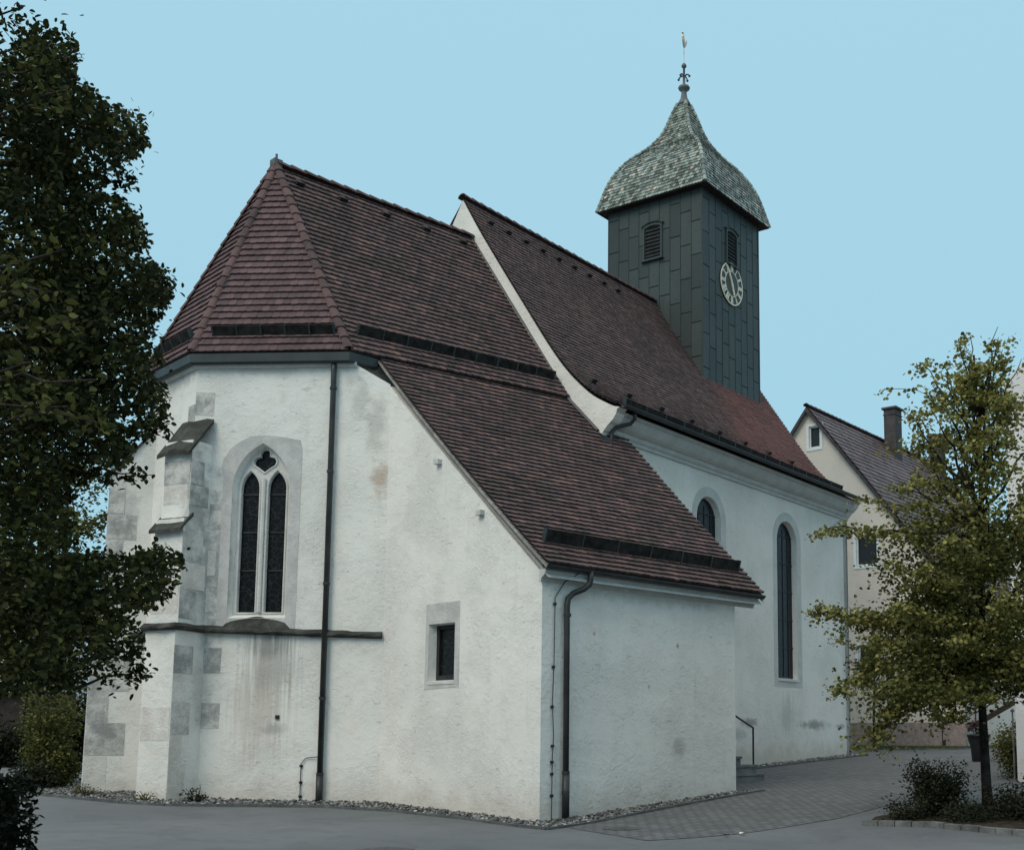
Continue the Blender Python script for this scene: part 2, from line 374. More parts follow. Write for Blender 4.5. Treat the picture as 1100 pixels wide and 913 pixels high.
def tile_rows(mb, surf, smax, tl, tr, ex=.165, wd=.18, lift=.022, rnd_=rnd, tint=lambda p: None, s0=0., rag=.012, arc=.028, tint_pow=1.0):
    """overlapping courses of round-ended plain tiles laid on surf(s,t)"""
    i = 0; s = s0
    while s < smax-.03:
        a = s; b = min(s+ex*1.45, smax)
        l0, r0, l1, r1 = tl(a), tr(a), tl(b), tr(b)
        off = (wd/2 if i % 2 else 0)+rnd_.uniform(-.01, .01)
        k0 = math.floor((min(l0, l1)-off)/wd); k1 = math.ceil((max(r0, r1)-off)/wd)
        rowt = rnd_.uniform(-.06, .06)
        for k in range(k0, k1):
            ta = off+k*wd+.002; tb = ta+wd-.004
            a0, b0 = max(ta, l0), min(tb, r0); a1, b1 = max(ta, l1), min(tb, r1)
            if b0-a0 < .015: continue
            if b1-a1 < .01: a1 = b1 = min(max((a1+b1)/2, min(l1, r1)), max(l1, r1)); a1 -= .004; b1 += .004
            ds = rnd_.uniform(-rag, rag)*.6; lf = lift+rnd_.uniform(-.005, .006)
            p0 = surf(a, a0); p1 = surf(b, (a1+b1)/2); px = surf(a, b0)
            nn = (px-p0).cross(p1-p0)
            nn = nn.normalized() if nn.length > 1e-9 else Zv.copy()
            if nn.z < 0: nn = -nn
            low = []
            for q, dq in ((0, arc), (.2, .006), (.5, 0), (.8, .006), (1, arc)):
                low.append(surf(a+dq+ds, lerp(a0, b0, q))+nn*lf)
            up = [surf(b, b1)+nn*.003, surf(b, a1)+nn*.003]
            lip = [p-nn*(lift*.9) for p in low]
            tv = min(1, max(0, rnd_.random()**tint_pow+rowt))
            mb.add(low+up+lip, [(0, 1, 2, 3, 4, 5, 6)]+[(j+1, j, 7+j, 8+j) for j in range(4)], tv)
        s += ex; i += 1
def deck(surf, smax, tl, tr, ns, ntt, drop=.03):
    mb = MB(); vs = []
    for i in range(ns+1):
        s = smax*i/ns
        for j in range(ntt+1):
            vs.append(surf(s, lerp(tl(s), tr(s), j/ntt))-Zv*drop)
    mb.add(vs, [(i*(ntt+1)+j, i*(ntt+1)+j+1, (i+1)*(ntt+1)+j+1, (i+1)*(ntt+1)+j) for i in range(ns) for j in range(ntt)])
    return mb
def half_tiles(mb, p, q, r=.13, step=.36, seg=7):
    """overlapping half-round hip or ridge tiles from p (low/near) to q"""
    p, q = Vector(p), Vector(q); L = (q-p).length; d = (q-p)/L
    side = d.cross(Zv).normalized(); up = side.cross(d); n = int(L/step)
    for i in range(n):
        a = p+d*(L*i/n); b = p+d*(L*(i+1.14)/n)
        ra, rb = r*rnd.uniform(1.0, 1.1), r*.86
        vs = []
        for c, rr, dz in ((a, ra, .012), (b, rb, 0), (a, ra-.02, .0)):
            vs += [c+side*rr*math.cos(math.pi*k/(seg-1))+up*(rr*math.sin(math.pi*k/(seg-1))*.8+dz-.03) for k in range(seg)]
        mb.add(vs, [(k, k+1, seg+k+1, seg+k) for k in range(seg-1)]+[(k, 2*seg+k, 2*seg+k+1, k+1) for k in range(seg-1)], rnd.random())

# ------------------------------------------------------------------ ground
def sp_(x, k): return np.logaddexp(0, np.asarray(x, float)/k)*k
def gh(x, y):
    x = np.asarray(x, float); y = np.asarray(y, float)
    fx = .064*sp_(x, .5)-.029*sp_(x-6, .8)-.023*sp_(x-21, 1.5)-.012*sp_(x-40, 2)
    fy = (.03*sp_(y, .5)-.03*sp_(y-25, 2))/(1+np.exp(np.clip((x-3.5), -30, 30)))
    return fx+fy-.027
def g1(x, y): return float(gh(x, y))
def grid_sheet(name, xs, ys, dz, mat, mask=None):
    X, Y = np.meshgrid(xs, ys, indexing='ij'); Z_ = gh(X, Y)+dz
    V = np.stack([X, Y, Z_], -1).reshape(-1, 3); ny = len(ys)
    i, j = np.meshgrid(np.arange(len(xs)-1), np.arange(ny-1), indexing='ij')
    Fc = np.stack([i*ny+j, (i+1)*ny+j, (i+1)*ny+j+1, i*ny+j+1], -1).reshape(-1, 4)
    return nparr(name, V, Fc, np.full(len(V), .5), mat)
def graded(a, b, fine, far):
    core = list(np.arange(a, b+1e-6, fine)); lo, hi, st = a, b, fine
    L, H = [], []
    while lo > -far: st *= 1.5; lo -= st; L.append(lo)
    st = fine
    while hi < far: st *= 1.5; hi += st; H.append(hi)
    return np.array(L[::-1]+core+H)
tag(grid_sheet('road', graded(-18, 46, .5, 2500), graded(-18, 46, .5, 2500), 0, M_ASPH), kind='structure')
def poly_sheet(name, pts, dz, mat, cut=.5):
    bm = bmesh.new(); f = bm.faces.new([bm.verts.new((x, y, 0)) for x, y in pts]); bm.normal_update()
    xs = [p[0] for p in pts]; ys = [p[1] for p in pts]
    for ax, a, b in ((0, min(xs), max(xs)), (1, min(ys), max(ys))):
        t = math.ceil(a/cut)*cut
        while t < b:
            co = (t, 0, 0) if ax == 0 else (0, t, 0); no = (1, 0, 0) if ax == 0 else (0, 1, 0)
            bmesh.ops.bisect_plane(bm, geom=bm.verts[:]+bm.edges[:]+bm.faces[:], plane_co=co, plane_no=no, dist=1e-5); t += cut
    for v in bm.verts: v.co.z = g1(v.co.x, v.co.y)+dz
    bmesh.ops.recalc_face_normals(bm, faces=bm.faces)
    me = bpy.data.meshes.new(name); bm.to_mesh(me); bm.free(); me.materials.append(mat)
    o = bpy.data.objects.new(name, me); COL.objects.link(o); return o
tag(poly_sheet('paving', [(-.2, -.95), (-1.0, -3.6), (.6, -4.25), (2.85, -4.62), (5.2, -4.4), (9.5, -4.6), (14, -4.2), (30, -3.5), (27.6, 4.5), (26, 8.6), (24, 12), (20.6, 12), (20.3, 6.1), (9, 4.4), (6.5, 3.8), (6.4, -.35), (2.35, -.68)], .008, M_PAVE), kind='structure')

# ------------------------------------------------------------------ the church
CH = thing('church', (0, 0, 0), 'white plastered village church with red tiled roofs and dark clad clock tower', 'church')
# chancel plan
a0 = R(-2.45)
gB, gA, gN = Vector((-.633, 5.76, 10.056)), Vector((-2.912, 8.553, 10.056)), Vector((-2.786, 11.24, 10.056))
AP = Vector((-.824, 8.922, 15.463))
gNE = gN+D(a0+R(45))*3.1; gNW = gNE+D(a0)*6.5
wB, wA, wN = Vector((-.53, 5.96, 0)), Vector((-2.71, 8.62, 0)), Vector((-2.59, 11.15, 0))
wNE = wN+D(a0+R(45))*2.95; wNW = wNE+D(a0)*6.5
def outw(p, q):
    d = (q-p).normalized(); return Vector((-d.y, d.x, 0)) if True else None
# walls: frames with u to the right as seen from outside
UB = (wB-wA).normalized(); NB = Vector((UB.y, -UB.x, 0)); LB = (wB-wA).length
FB = frame(wA, UB, NB)
UA = (wA-wN).normalized(); NA = Vector((UA.y, -UA.x, 0)); LA = (wA-wN).length
J0 = wB+UB*.98
WT = 10.0
# gothic window numbers (B facet)
uc = 1.58
op_out = arch_point(.93, 2.23, 4.16, 7.05, 8.08); op_in = arch_point(1.0, 2.16, 4.26, 7.05, 8.0)
mb = MB()
mb.plate(FB, [(0, -.3), (LB+.98, -.3), (LB+.98, 9.40), (LB+.02, WT-.03), (LB-.3, WT), (0, WT)], [op_out], 0, -.22, [op_in])
mb.plate(frame(wN, UA, NA), [(0, -.3), (LA, -.3), (LA, WT), (0, WT)], [], 0, -.3)
UC = D(a0); NC = Vector((UC.y, -UC.x, 0))
mb.plate(frame(wB, UC, NC), [(0, -.3), (6.3, -.3), (6.3, WT), (0, WT)], [], 0, -.3)
for p, q in ((wNE, wN), (wNW, wNE)):
    U = (q-p).normalized(); mb.plate(frame(p, U, Vector((U.y, -U.x, 0))), [(0, -.3), ((q-p).length, -.3), ((q-p).length, WT), (0, WT)], [], 0, -.3)
chw = mb.build('chancel_wall', M_CH, CH)
# eaves moulding + fascia gutter
def ring(mb, pts, prof, closed=False):
    """sweep (out,z) profile round a polyline of plan points with mitred corners; outward is to the right of travel"""
    n = len(pts); nor = []
    for i in range(n-1):
        d = (pts[i+1]-pts[i]).normalized(); nor.append(Vector((d.y, -d.x, 0)))
    vs = []
    for i, p in enumerate(pts):
        if i == 0: m = nor[0]
        elif i == n-1: m = nor[-1]
        else: m = (nor[i-1]+nor[i]); m = m/(m.dot(nor[i]))
        vs += [p+m*u+Zv*z for u, z in prof]
    k = len(prof)
    fs = [(i*k+j, i*k+(j+1) % k, (i+1)*k+(j+1) % k, (i+1)*k+j) for i in range(n-1) for j in range(k)]
    fs += [tuple(range(k))[::-1], tuple((n-1)*k+j for j in range(k))]
    mb.add(vs, fs)
flat = lambda v: Vector((v.x, v.y, 0))
Cend = wB+UC*.62
mb = MB(); ring(mb, [wNE, wN, wA, wB+UB*.22], [(-.02, 9.80), (.05, 9.80), (.08, 9.83), (.10, 9.87), (.10, 9.90), (-.02, 9.90)])
mb.build('eaves_moulding', M_CORN, chw)
gC = gB+D(a0)*.72
mb = MB(); ring(mb, [flat(gNE), flat(gN), flat(gA), flat(gB), flat(gC)], [(-.16, 9.88), (-.02, 9.86), (.02, 9.90), (.03, 10.09), (-.03, 10.10), (-.16, 10.07)])
mb.build('gutter', M_GUT, chw)
# string course wraps wall and buttresses
mB = (NA+NB).normalized(); sB = Vector((-mB.y, mB.x, 0)); sB = -sB if sB.y > 0 else sB
NE_ = Vector((-.68, .74, 0)); mN = (NA+NE_).normalized(); sN = Vector((-mN.y, mN.x, 0)); sN = -sN if sN.y > 0 else sN
def strpts(pts):
    o = []
    for a, b in zip(pts[:-1], pts[1:]):
        k = max(1, int((b-a).length/.22)); o += [lerp(a, b, i/k) for i in range(k)]
    return o+[pts[-1]]
P1, H1 = .70, .43
P2, H2 = 1.0, .42
bx0 = wA-sB*H1+mB*0; bx1 = wA+sB*H1
path = [wN+sN*H2+mN*.05, wA-sB*H1+mB*-.10, wA-sB*H1+mB*P1, wA+sB*H1+mB*P1, wA+sB*H1+mB*-.10, J0+UB*-.02]
mb = MB(); pts = strpts(path); n = len(pts); vs = []; k = 6
dist = 0
for i, p in enumerate(pts):
    d = (pts[min(i+1, n-1)]-pts[max(i-1, 0)]).normalized(); nr = Vector((d.y, -d.x, 0))
    zz = 3.94-.15*min(1, max(0, (i/n-.45)/.5))
    j = lambda s_=.018: rnd.uniform(-s_, s_)
    vs += [p+nr*u+Zv*(zz+v) for u, v in ((-.05, -.10), (.06+j(), -.10+j()), (.115+j(), -.06+j()), (.115+j(), -.02+j()), (.02+j(), .05+j()), (-.05, .06))]
mb.add(vs, [(i*k+j, i*k+(j+1) % k, (i+1)*k+(j+1) % k, (i+1)*k+j) for i in range(n-1) for j in range(k)]+[tuple(range(k)), tuple((n-1)*k+j for j in range(k))])
mb.build('string_course', M_CAP, chw)
# buttresses
def buttress(c, m, s, stages, label):
    """stages: (z0, z1, protrusion, half width)"""
    mb = MB()
    for z0, z1, p, h in stages:
        mb.hexa([c-s*h-m*.35+Zv*z0, c+s*h-m*.35+Zv*z0, c+s*h+m*p+Zv*z0, c-s*h+m*p+Zv*z0],
                [c-s*h-m*.35+Zv*z1, c+s*h-m*.35+Zv*z1, c+s*h*.99+m*(p-.03)+Zv*z1, c-s*h*.99+m*(p-.03)+Zv*z1])
    o = mb.build('buttress', M_CH, CH)
    if label: o['label'] = label
    return o
def capslab(c, m, s, zf, zb, pf, pb, h, th=.09, ridge=.0):
    mb = MB(); L = []
    for p, z in ((pf, zf), (lerp(pf, pb, .5), lerp(zf, zb, .5)), (pb, zb)):
        L.append([c+s*x*h+m*p+Zv*(z+ridge*(1-abs(x))+rnd.uniform(-.012, .012)) for x in (-1, -.5, 0, .5, 1)])
    vs = [q for row in L for q in row]+[q-Zv*th for row in L for q in row]
    fs = []
    for i in range(2):
        for j in range(4):
            a = i*5+j; fs += [(a, a+1, a+6, a+5), (15+a, 15+a+5, 15+a+6, 15+a+1)]
    rim = [0, 1, 2, 3, 4, 9, 14, 13, 12, 11, 10, 5]
    fs += [(rim[i], 15+rim[i], 15+rim[(i+1) % 12], rim[(i+1) % 12]) for i in range(12)]
    mb.add(vs, fs); return mb
b1 = buttress(wA, mB, sB, [(-.2, 3.9, P1, H1), (3.9, 6.28, .60, .41), (6.28, 8.05, .44, .40)], 'stepped buttress with two mossy stone caps')
b1['label'] = 'stepped buttress with two mossy stone caps'
capslab(wA, mB, sB, 6.04, 6.44, .71, .34, .45, .08).build('cap', M_CAP, b1)
capslab(wA, mB, sB, 7.74, 8.62, .58, -.10, .47, .09, .10).build('cap', M_CAP, b1)
def quoin(parent, c, m, s, side, z0, z1, p0, p1, h, mat):
    """thin dressed stone face on a buttress side (side=+1 right, -1 left) or front (0)"""
    mb = MB(); g = .006
    if side:
        o = c+s*side*(h+g/2); mb.box(o+m*((p0+p1)/2)+Zv*((z0+z1)/2), g, p1-p0, z1-z0, s, m)
    else:
        o = c+m*(h+g/2); mb.box(o+s*((p0+p1)/2)+Zv*((z0+z1)/2), p1-p0, g, z1-z0, s, m)
    return mb.build('quoin', mat, parent)
z = .25
for i, (hh, L) in enumerate(((.75, .42), (.62, .30), (.7, .48), (.6, .34), (.62, .5))):
    quoin(b1, wA, mB, sB, 1, z, z+hh-.02, P1-L-.05, P1-.02, H1, (M_QUOIN, M_QUOIN2)[i in (0, 1, 3)]); z += hh
for z0, z1, p0, p1, mt in ((4.1, 4.7, .12, .585, M_QUOIN), (4.75, 5.3, -.1, .58, M_QUOIN2), (5.35, 6.0, .0, .58, M_QUOIN)):
    quoin(b1, wA, mB, sB, 1, z0, z1, p0, p1, .412, mt)
for z0, z1, p0, p1, mt in ((6.6, 7.05, -.1, .42, M_QUOIN), (7.08, 7.6, .05, .415, M_QUOIN)):
    quoin(b1, wA, mB, sB, 1, z0, z1, p0, p1, .402, mt)
quoin(b1, wA, mB, sB, 0, 6.62, 7.05, -.36, .34, .43, M_QUOIN2); quoin(b1, wA, mB, sB, 0, 7.07, 7.6, -.37, .37, .428, M_QUOIN)
quoin(b1, wA, mB, sB, 0, 4.2, 5.0, -.38, .38, .592, M_QUOIN2); quoin(b1, wA, mB, sB, 0, 1.5, 2.2, -.40, .40, .688, M_QUOIN2)
# quoins on the wall corner above the cap
mb = MB(); mb.plate(FB, [(.0, 8.75), (.42, 8.72), (.44, 9.25), (.0, 9.28)], [], .006, 0); mb.build('quoin', M_QUOIN, b1)
mb = MB(); mb.plate(frame(wN, UA, NA), [(LA-.35, 8.5), (LA, 8.5), (LA, 9.0), (LA-.35, 9.0)], [], .006, 0); mb.build('quoin', M_QUOIN, b1)
for zz, uu in ((4.3, .80), (5.1, .62), (6.15, .74), (1.75, .86), (2.95, .84)):
    mb = MB(); mb.plate(FB, [(.44, zz), (uu, zz), (uu+.01, zz+.55), (.44, zz+.56)], [], .006, 0); mb.build('quoin', M_QUOIN if zz != 5.1 else M_QUOIN2, b1)
b2 = buttress(wN, mN, sN, [(-.2, 3.9, P2, H2), (3.9, 7.6, .80, .41)], None); b2['label'] = 'plain buttress with one long sloping stone cap'
capslab(wN, mN, sN, 7.55, 8.95, .88, -.25, .46, .10).build('cap', M_CAP, b2)
mb = MB(); c, m, s = wN, mN, sN
mb.hexa([c-s*.41-m*.35+Zv*7.6, c+s*.41-m*.35+Zv*7.6, c+s*.41+m*.77+Zv*7.6, c-s*.41+m*.77+Zv*7.6],
        [c-s*.41-m*.35+Zv*8.9, c+s*.41-m*.35+Zv*8.9, c+s*.41-m*.20+Zv*8.80, c-s*.41-m*.20+Zv*8.80])
mb.build('buttress_head', M_CH, b2)
z = .3
for i, (hh, L) in enumerate(((.85, .45), (.75, .8), (.7, .42), (.75, .85), (.5, .4))):
    quoin(b2, wN, mN, sN, 1, z, z+hh-.02, P2-L-.04, P2-.03, H2, (M_QUOIN, M_QUOIN2)[i == 0]); z += hh
z = 4.1
for i, (hh, L) in enumerate(((.7, .35), (.6, .6), (.72, .35), (.6, .62), (.7, .34))):
    quoin(b2, wN, mN, sN, 1, z, z+hh-.02, .77-L, .765, .41, (M_QUOIN, M_QUOIN2)[i in (0,)]); z += hh
# gothic window
mb = MB()
sur = [(.69, 3.92), (2.46, 3.86), (2.48, 7.9), (2.43, 8.14), (2.05, 8.22), (1.6, 8.27), (1.3, 8.24), (1.05, 8.12), (.84, 7.95), (.70, 7.72), (.66, 7.5), (.72, 7.32)]
mb.plate(FB, sur, [op_out], .007, -.01)
gw = mb.build('gothic_window', M_STONE, CH); gw['label'] = 'tall pointed window with two lights and a foil above'
mb = MB(); ot = arch_point(.945, 2.215, 4.2, 7.05, 8.06)
def foil(cx, cz, s_=1.0):
    o = []
    for k in range(25):
        pass
    pts = [(0, -.24)]
    def arc(cx_, cz_, r, a, b, n): return [(cx_+r*math.cos(R(lerp(a, b, i/n))), cz_+r*math.sin(R(lerp(a, b, i/n)))) for i in range(n+1)]
    pts += arc(.145, -.01, .105, -75, 80, 6)
    pts += arc(0, .155, .115, -25, 205, 9)
    pts += arc(-.145, -.01, .105, 100, 255, 6)
    return [(cx+x*s_, cz+y*s_) for x, y in pts]
lL = arch_point(1.075, 1.475, 4.30, 7.08, 7.47); lR = arch_point(1.685, 2.085, 4.30, 7.08, 7.47)
mb.plate(FB, ot, [lL, lR, foil(uc, 7.70)], -.17, -.33)
# mouldings: raised roll round each light
def outline_roll(mb, Fr, loop, n, r, seg=6):
    pts = [Fr(u, v, n) for u, v in loop]; mb.tube(pts+[pts[0]], r, seg, cap=False)
grow = lambda L, d: [((u-uu_(L))*(1+d)+uu_(L), (v-vv_(L))*(1+d*.35)+vv_(L)) for u, v in L]
uu_ = lambda L: sum(p[0] for p in L)/len(L); vv_ = lambda L: sum(p[1] for p in L)/len(L)
outline_roll(mb, FB, arch_point(1.05, 1.5, 4.28, 7.08, 7.51), -.165, .022); outline_roll(mb, FB, arch_point(1.66, 2.11, 4.28, 7.08, 7.51), -.165, .022)
outline_roll(mb, FB, foil(uc, 7.70, 1.13), -.165, .02)
mb.tube([FB(uc, 4.3, -.14), FB(uc, 7.3, -.14)], .05, 8)
mb.build('tracery', M_TRAC, gw)
for L in (lL, lR, foil(uc, 7.70)):
    mb = MB(); big = [((u-uu_(L))*1.08+uu_(L), (v-vv_(L))*1.02+vv_(L)) for u, v in L]; mb.plate(FB, big, [], -.27, -.29); mb.build('glass_pane', M_GLASS, gw)
for zz in (5.24, 6.10, 6.96):
    for u0, u1 in ((1.075, 1.475), (1.685, 2.085)): mb = MB(); mb.box(FB((u0+u1)/2, zz, -.26), u1-u0+.02, .03, .035, UB, NB); mb.build('glazing_bar', M_BLACK, gw)
mb = MB(); vs = []
ks = 14
for i in range(ks+1):
    u = lerp(.82, 2.34, i/ks); e = math.sin(math.pi*i/ks)**.45
    vs += [FB(u, 3.84, .0), FB(u, 3.84, .13), FB(u, 3.90+.03*e+rnd.uniform(-.012, .012), .11), FB(u, 3.95+.22*e, -.0), FB(u, 3.98+.26*e, -.2)]
mb.add(vs, [(i*5+j, i*5+j+1, (i+1)*5+j+1, (i+1)*5+j) for i in range(ks) for j in range(4)]); mb.build('sill', M_CAP, gw)

# ---- chancel roofs
def tri_facet(mb, A, B, Pk, ex=.165, kick=.0, **kw):
    T = (B-A).normalized(); L = (B-A).length; t0 = (Pk-A).dot(T); foot = A+T*t0; Hh = (Pk-foot).length; Sd = (Pk-foot)/Hh
    surf = lambda s, t: A+T*t+Sd*s
    tile_rows(mb, surf, Hh-.05, lambda s: t0*s/Hh, lambda s: lerp(L, t0, s/Hh), ex, **kw)
    return surf, Hh, (lambda s: t0*s/Hh), (lambda s: lerp(L, t0, s/Hh))
up = Zv*.07
mb = MB(); dk = MB()
for A_, B_ in ((gA, gB), (gN, gA)):
    tri_facet(mb, A_+up, B_+up, AP, .185, lift=.062, arc=.010, rag=.008)
apr = mb.build('apse_roof', M_TILEH, CH, recalc=False)
mb = MB()
mb.add([gB, gA, gN, gNE, gNW, AP, Vector((5.08, 8.67, 15.46))], [(1, 0, 5), (2, 1, 5), (3, 2, 5), (4, 3, 5, 6)])
mb.add([p-Zv*.12 for p in (gB, gA, gN, gNE, gNW)]+[gC-Zv*.12], [(0, 1, 2, 3, 4, 5)])
mb.build('roof_deck', M_DECK, apr)
RIDG = Vector((5.083, 8.669, 15.464)); NK = Vector((5.584, 5.152, 10.203))
E1, E2 = Vector((-.12, -.234, 4.80)), Vector((6.66, -.234, 4.80))
EK, WK = Vector((.10, 5.76, 10.10)), Vector((6.70, 5.15, 10.25))
# slight sag in the long lower slope
def surf_lo(s, t):      # t in 0..6.7 (metres across), s 0..SL
    v = s/SL; u = t/6.75
    p = lerp(lerp(E1, EK, v), lerp(E2, WK, v), u)
    return p+Zv*(-.10*math.sin(math.pi*v)+.025+.30*max(0, v-.85)**1.4)
SL = 8.0
def tr_lo(s):
    v = s/SL; y = lerp(-.234, 5.3, v)
    if y < 4.20: return 6.75
    x = 5.70 if y < 4.4 else 5.62
    p0 = lerp(E1, EK, v).x; p1 = lerp(E2, WK, v).x
    return (x-p0)/(p1-p0)*6.75
def tl_lo(s): return 0.0
mb = MB(); tile_rows(mb, surf_lo, SL, tl_lo, tr_lo, .178, .19, lift=.062, arc=.016)
sr = mb.build('sacristy_roof', M_TILE, CH, recalc=False)
deck(surf_lo, SL, tl_lo, tr_lo, 24, 10, .035).build('roof_deck', M_DECK, sr)
SU = 6.3
def surf_up(s, t):
    v = s/SU; a = lerp(gB+up, AP, v); b = lerp(NK+up, RIDG, v); L = (b-a).length
    return a+(b-a)*(t/L)+Zv*(-.08*math.sin(math.pi*v))
def tr_up(s): v = s/SU; return (lerp(NK, RIDG, v)-lerp(gB, AP, v)).length-.02
mb = MB(); tile_rows(mb, surf_up, SU-.02, lambda s: .02, tr_up, .166, .18, lift=.062, arc=.016)
cr_ = mb.build('chancel_roof', M_TILE, CH, recalc=False)
deck(surf_up, SU, lambda s: 0., tr_up, 10, 6, .03).build('roof_deck', M_DECK, cr_)
for p, q in ((gB, AP), (gA, AP), (gN, AP), (gNE, AP)):
    mb = MB(); half_tiles(mb, p+Zv*.10+(q-p).normalized()*.02, q+Zv*.06, .125, .30); mb.build('hip_tiles', M_HIP, apr)
mb = MB(); half_tiles(mb, AP+Zv*.04, RIDG+Zv*.02, .15, .36); mb.build('ridge_tiles', M_HIP, cr_)
mb = MB(); mb.box(AP+Zv*.06, .22, .22, .16); mb.tube([AP+Zv*.1, AP+Zv*.3], .03, 6); mb.build('ridge_cap', M_LEAD, cr_)
mb = MB(); mb.tube([RIDG+Vector((-.06, -.02, -.02)), lerp(RIDG, NK, .5)+Vector((-.05, 0, .02)), NK+Vector((-.05, 0, .03))], .05, 6)
mb.tube([NK+Vector((-.05, 0, .03)), Vector((5.66, 4.2, 9.25))], .05, 6); mb.build('flashing', M_PIPE, cr_)
def guard(parent, surf, s, t0, t1, h=.24, n=6, name='snow_guard'):
    mb = MB(); pts = [surf(s, lerp(t0, t1, i/n)) for i in range(n+1)]
    nn = (surf(s, t1)-surf(s, t0)).cross(surf(s+.3, t0)-surf(s, t0)).normalized()
    if nn.z < 0: nn = -nn
    along = (pts[-1]-pts[0]).normalized(); upn = (Zv*.75+nn*.5).normalized(); wv = along.cross(upn).normalized()
    for i in range(n):
        a, b = pts[i], pts[i+1]; c = (a+b)/2+upn*(h/2+.035)+wv*rnd.uniform(-.012, .012)
        mb.box(c, (b-a).length-.012, .07, h, along, wv, None, upn)
    o = mb.build(name, M_GUARD, parent)
    for i in range(n+1):
        mb = MB(); mb.box(pts[i]+upn*(h/2+.03), .035, .10, h+.03, along, wv, None, upn); mb.build('guard_bracket', M_GUT, parent)
    return o
TB = (gB-gA).normalized()
fB = lambda s, t: gA+up+TB*t+((AP-(gA+TB*(AP-gA).dot(TB))).normalized())*s
fA = lambda s, t: gN+up+(gA-gN).normalized()*t+((AP-(gN+(gA-gN).normalized()*(AP-gN).dot((gA-gN).normalized()))).normalized())*s
guard(apr, fB, .42, .45, 3.22, .22, 5); guard(apr, fA, .42, .55, 2.45, .22, 4)
guard(cr_, surf_up, .62, .38, 4.2, .22, 6); guard(cr_, surf_up, .62, 4.22, 6.0, .2, 3)
guard(sr, surf_lo, .78, .42, 6.42, .26, 6)
def vents(parent, surf, lst):
    for s, t in lst:
        p = surf(s, t); q = surf(s+.2, t); d = (q-p).normalized(); sd = (surf(s, t+.2)-p).normalized(); nn = sd.cross(d)
        if nn.z < 0: nn = -nn
        mb = MB(); mb.hexa([p-sd*.11, p+sd*.11, p+sd*.09+d*.22, p-sd*.09+d*.22], [p-sd*.10+nn*.15, p+sd*.10+nn*.15, p+sd*.06+d*.2+nn*.07, p-sd*.06+d*.2+nn*.07])
        mb.build('vent_tile', M_BLACK, parent)
vents(cr_, surf_up, [(SU-.55, t) for t in (.45, 1.65, 2.9, 4.15, 5.35)])

# ---- sacristy walls
JE = J0
UE = (Vector((0, 0, 0))-JE).normalized(); NEs = Vector((UE.y, -UE.x, 0)); LE = JE.length
def FE(u, v, n): return JE+UE*u+Zv*v+NEs*n
iw = [(LE-3.53, 2.70), (LE-2.65, 2.70), (LE-2.65, 3.90), (LE-3.53, 3.90)]
iwi = [(LE-3.45, 2.78), (LE-2.73, 2.78), (LE-2.73, 3.86), (LE-3.45, 3.86)]
mb = MB()
mb.plate(FE, [(0, -.2), (LE, -.2), (LE, 4.66), (LE-1.115, 5.62), (LE-2.27, 6.67), (LE-3.41, 7.70), (LE-4.83, 8.99), (0, 9.36)], [iw], 0, -.36, [iwi])
FS = frame((0, 0, 0), (1, 0, 0), (0, -1, 0))
mb.plate(FS, [(0.002, -.2), (5.876, -.2), (5.876, 4.60), (0.002, 4.60)], [], 0, -.4)
FW = frame((5.876, 0, 0), (0, 1, 0), (1, 0, 0))
mb.plate(FW, [(.002, -.2), (4.25, -.2), (4.25, 8.4), (.002, 4.60)], [], 0, -.4)
sw = mb.build('sacristy_wall', M_SA, CH)
mb = MB(); so_ = [(LE-3.65, 2.55), (LE-2.49, 2.58), (LE-2.50, 4.33), (LE-3.63, 4.33)]
mb.plate(FE, so_, [iw], .007, -.01); smw = mb.build('small_window', M_STONE, CH); smw['label'] = 'small square window with grey stone surround'
mb = MB(); mb.plate(FE, [(LE-3.56, 2.6), (LE-2.6, 2.6), (LE-2.6, 3.95), (LE-3.56, 3.95)], [], -.22, -.24); mb.build('glass_pane', M_GLASS, smw)
mb = MB(); mb.plate(FE, [(LE-3.5, 2.73), (LE-2.68, 2.73), (LE-2.68, 3.88), (LE-3.5, 3.88)], [[(LE-3.40, 2.84), (LE-2.78, 2.84), (LE-2.78, 3.80), (LE-3.40, 3.80)]], -.17, -.215)
mb.build('window_frame', M_BLACK, smw)
mb = MB(); mb.plate(FE, [(LE-3.54, 2.65), (LE-2.64, 2.65), (LE-2.64, 2.71), (LE-3.54, 2.71)], [], .02, -.3); mb.build('sill', M_TRAC, smw)
# eaves moulding and gutter on the south side
mb = MB(); mb.sweep([(-.02, 4.50), (.02, 4.50), (.04, 4.57), (.12, 4.63), (.16, 4.69), (.16, 4.73), (-.02, 4.73)], (-.06, 0, 0), (6.55, 0, 0), (0, -1, 0)); mb.build('eaves_moulding', M_CORN, sw)
def half_gutter(a, b, outd, r=.085, n=7):
    mb = MB(); prof = [(r+r*math.cos(math.pi+math.pi*i/n), r*math.sin(math.pi+math.pi*i/n)) for i in range(n+1)]
    prof += [(r+(r-.012)*math.cos(2*math.pi-math.pi*i/n), (r-.012)*math.sin(2*math.pi-math.pi*i/n)) for i in range(n+1)]
    mb.sweep(prof, a, b, outd); return mb
half_gutter((-.16, -.16, 4.80), (6.62, -.16, 4.78), (0, -1, 0)).build('gutter', M_PIPE, sr)
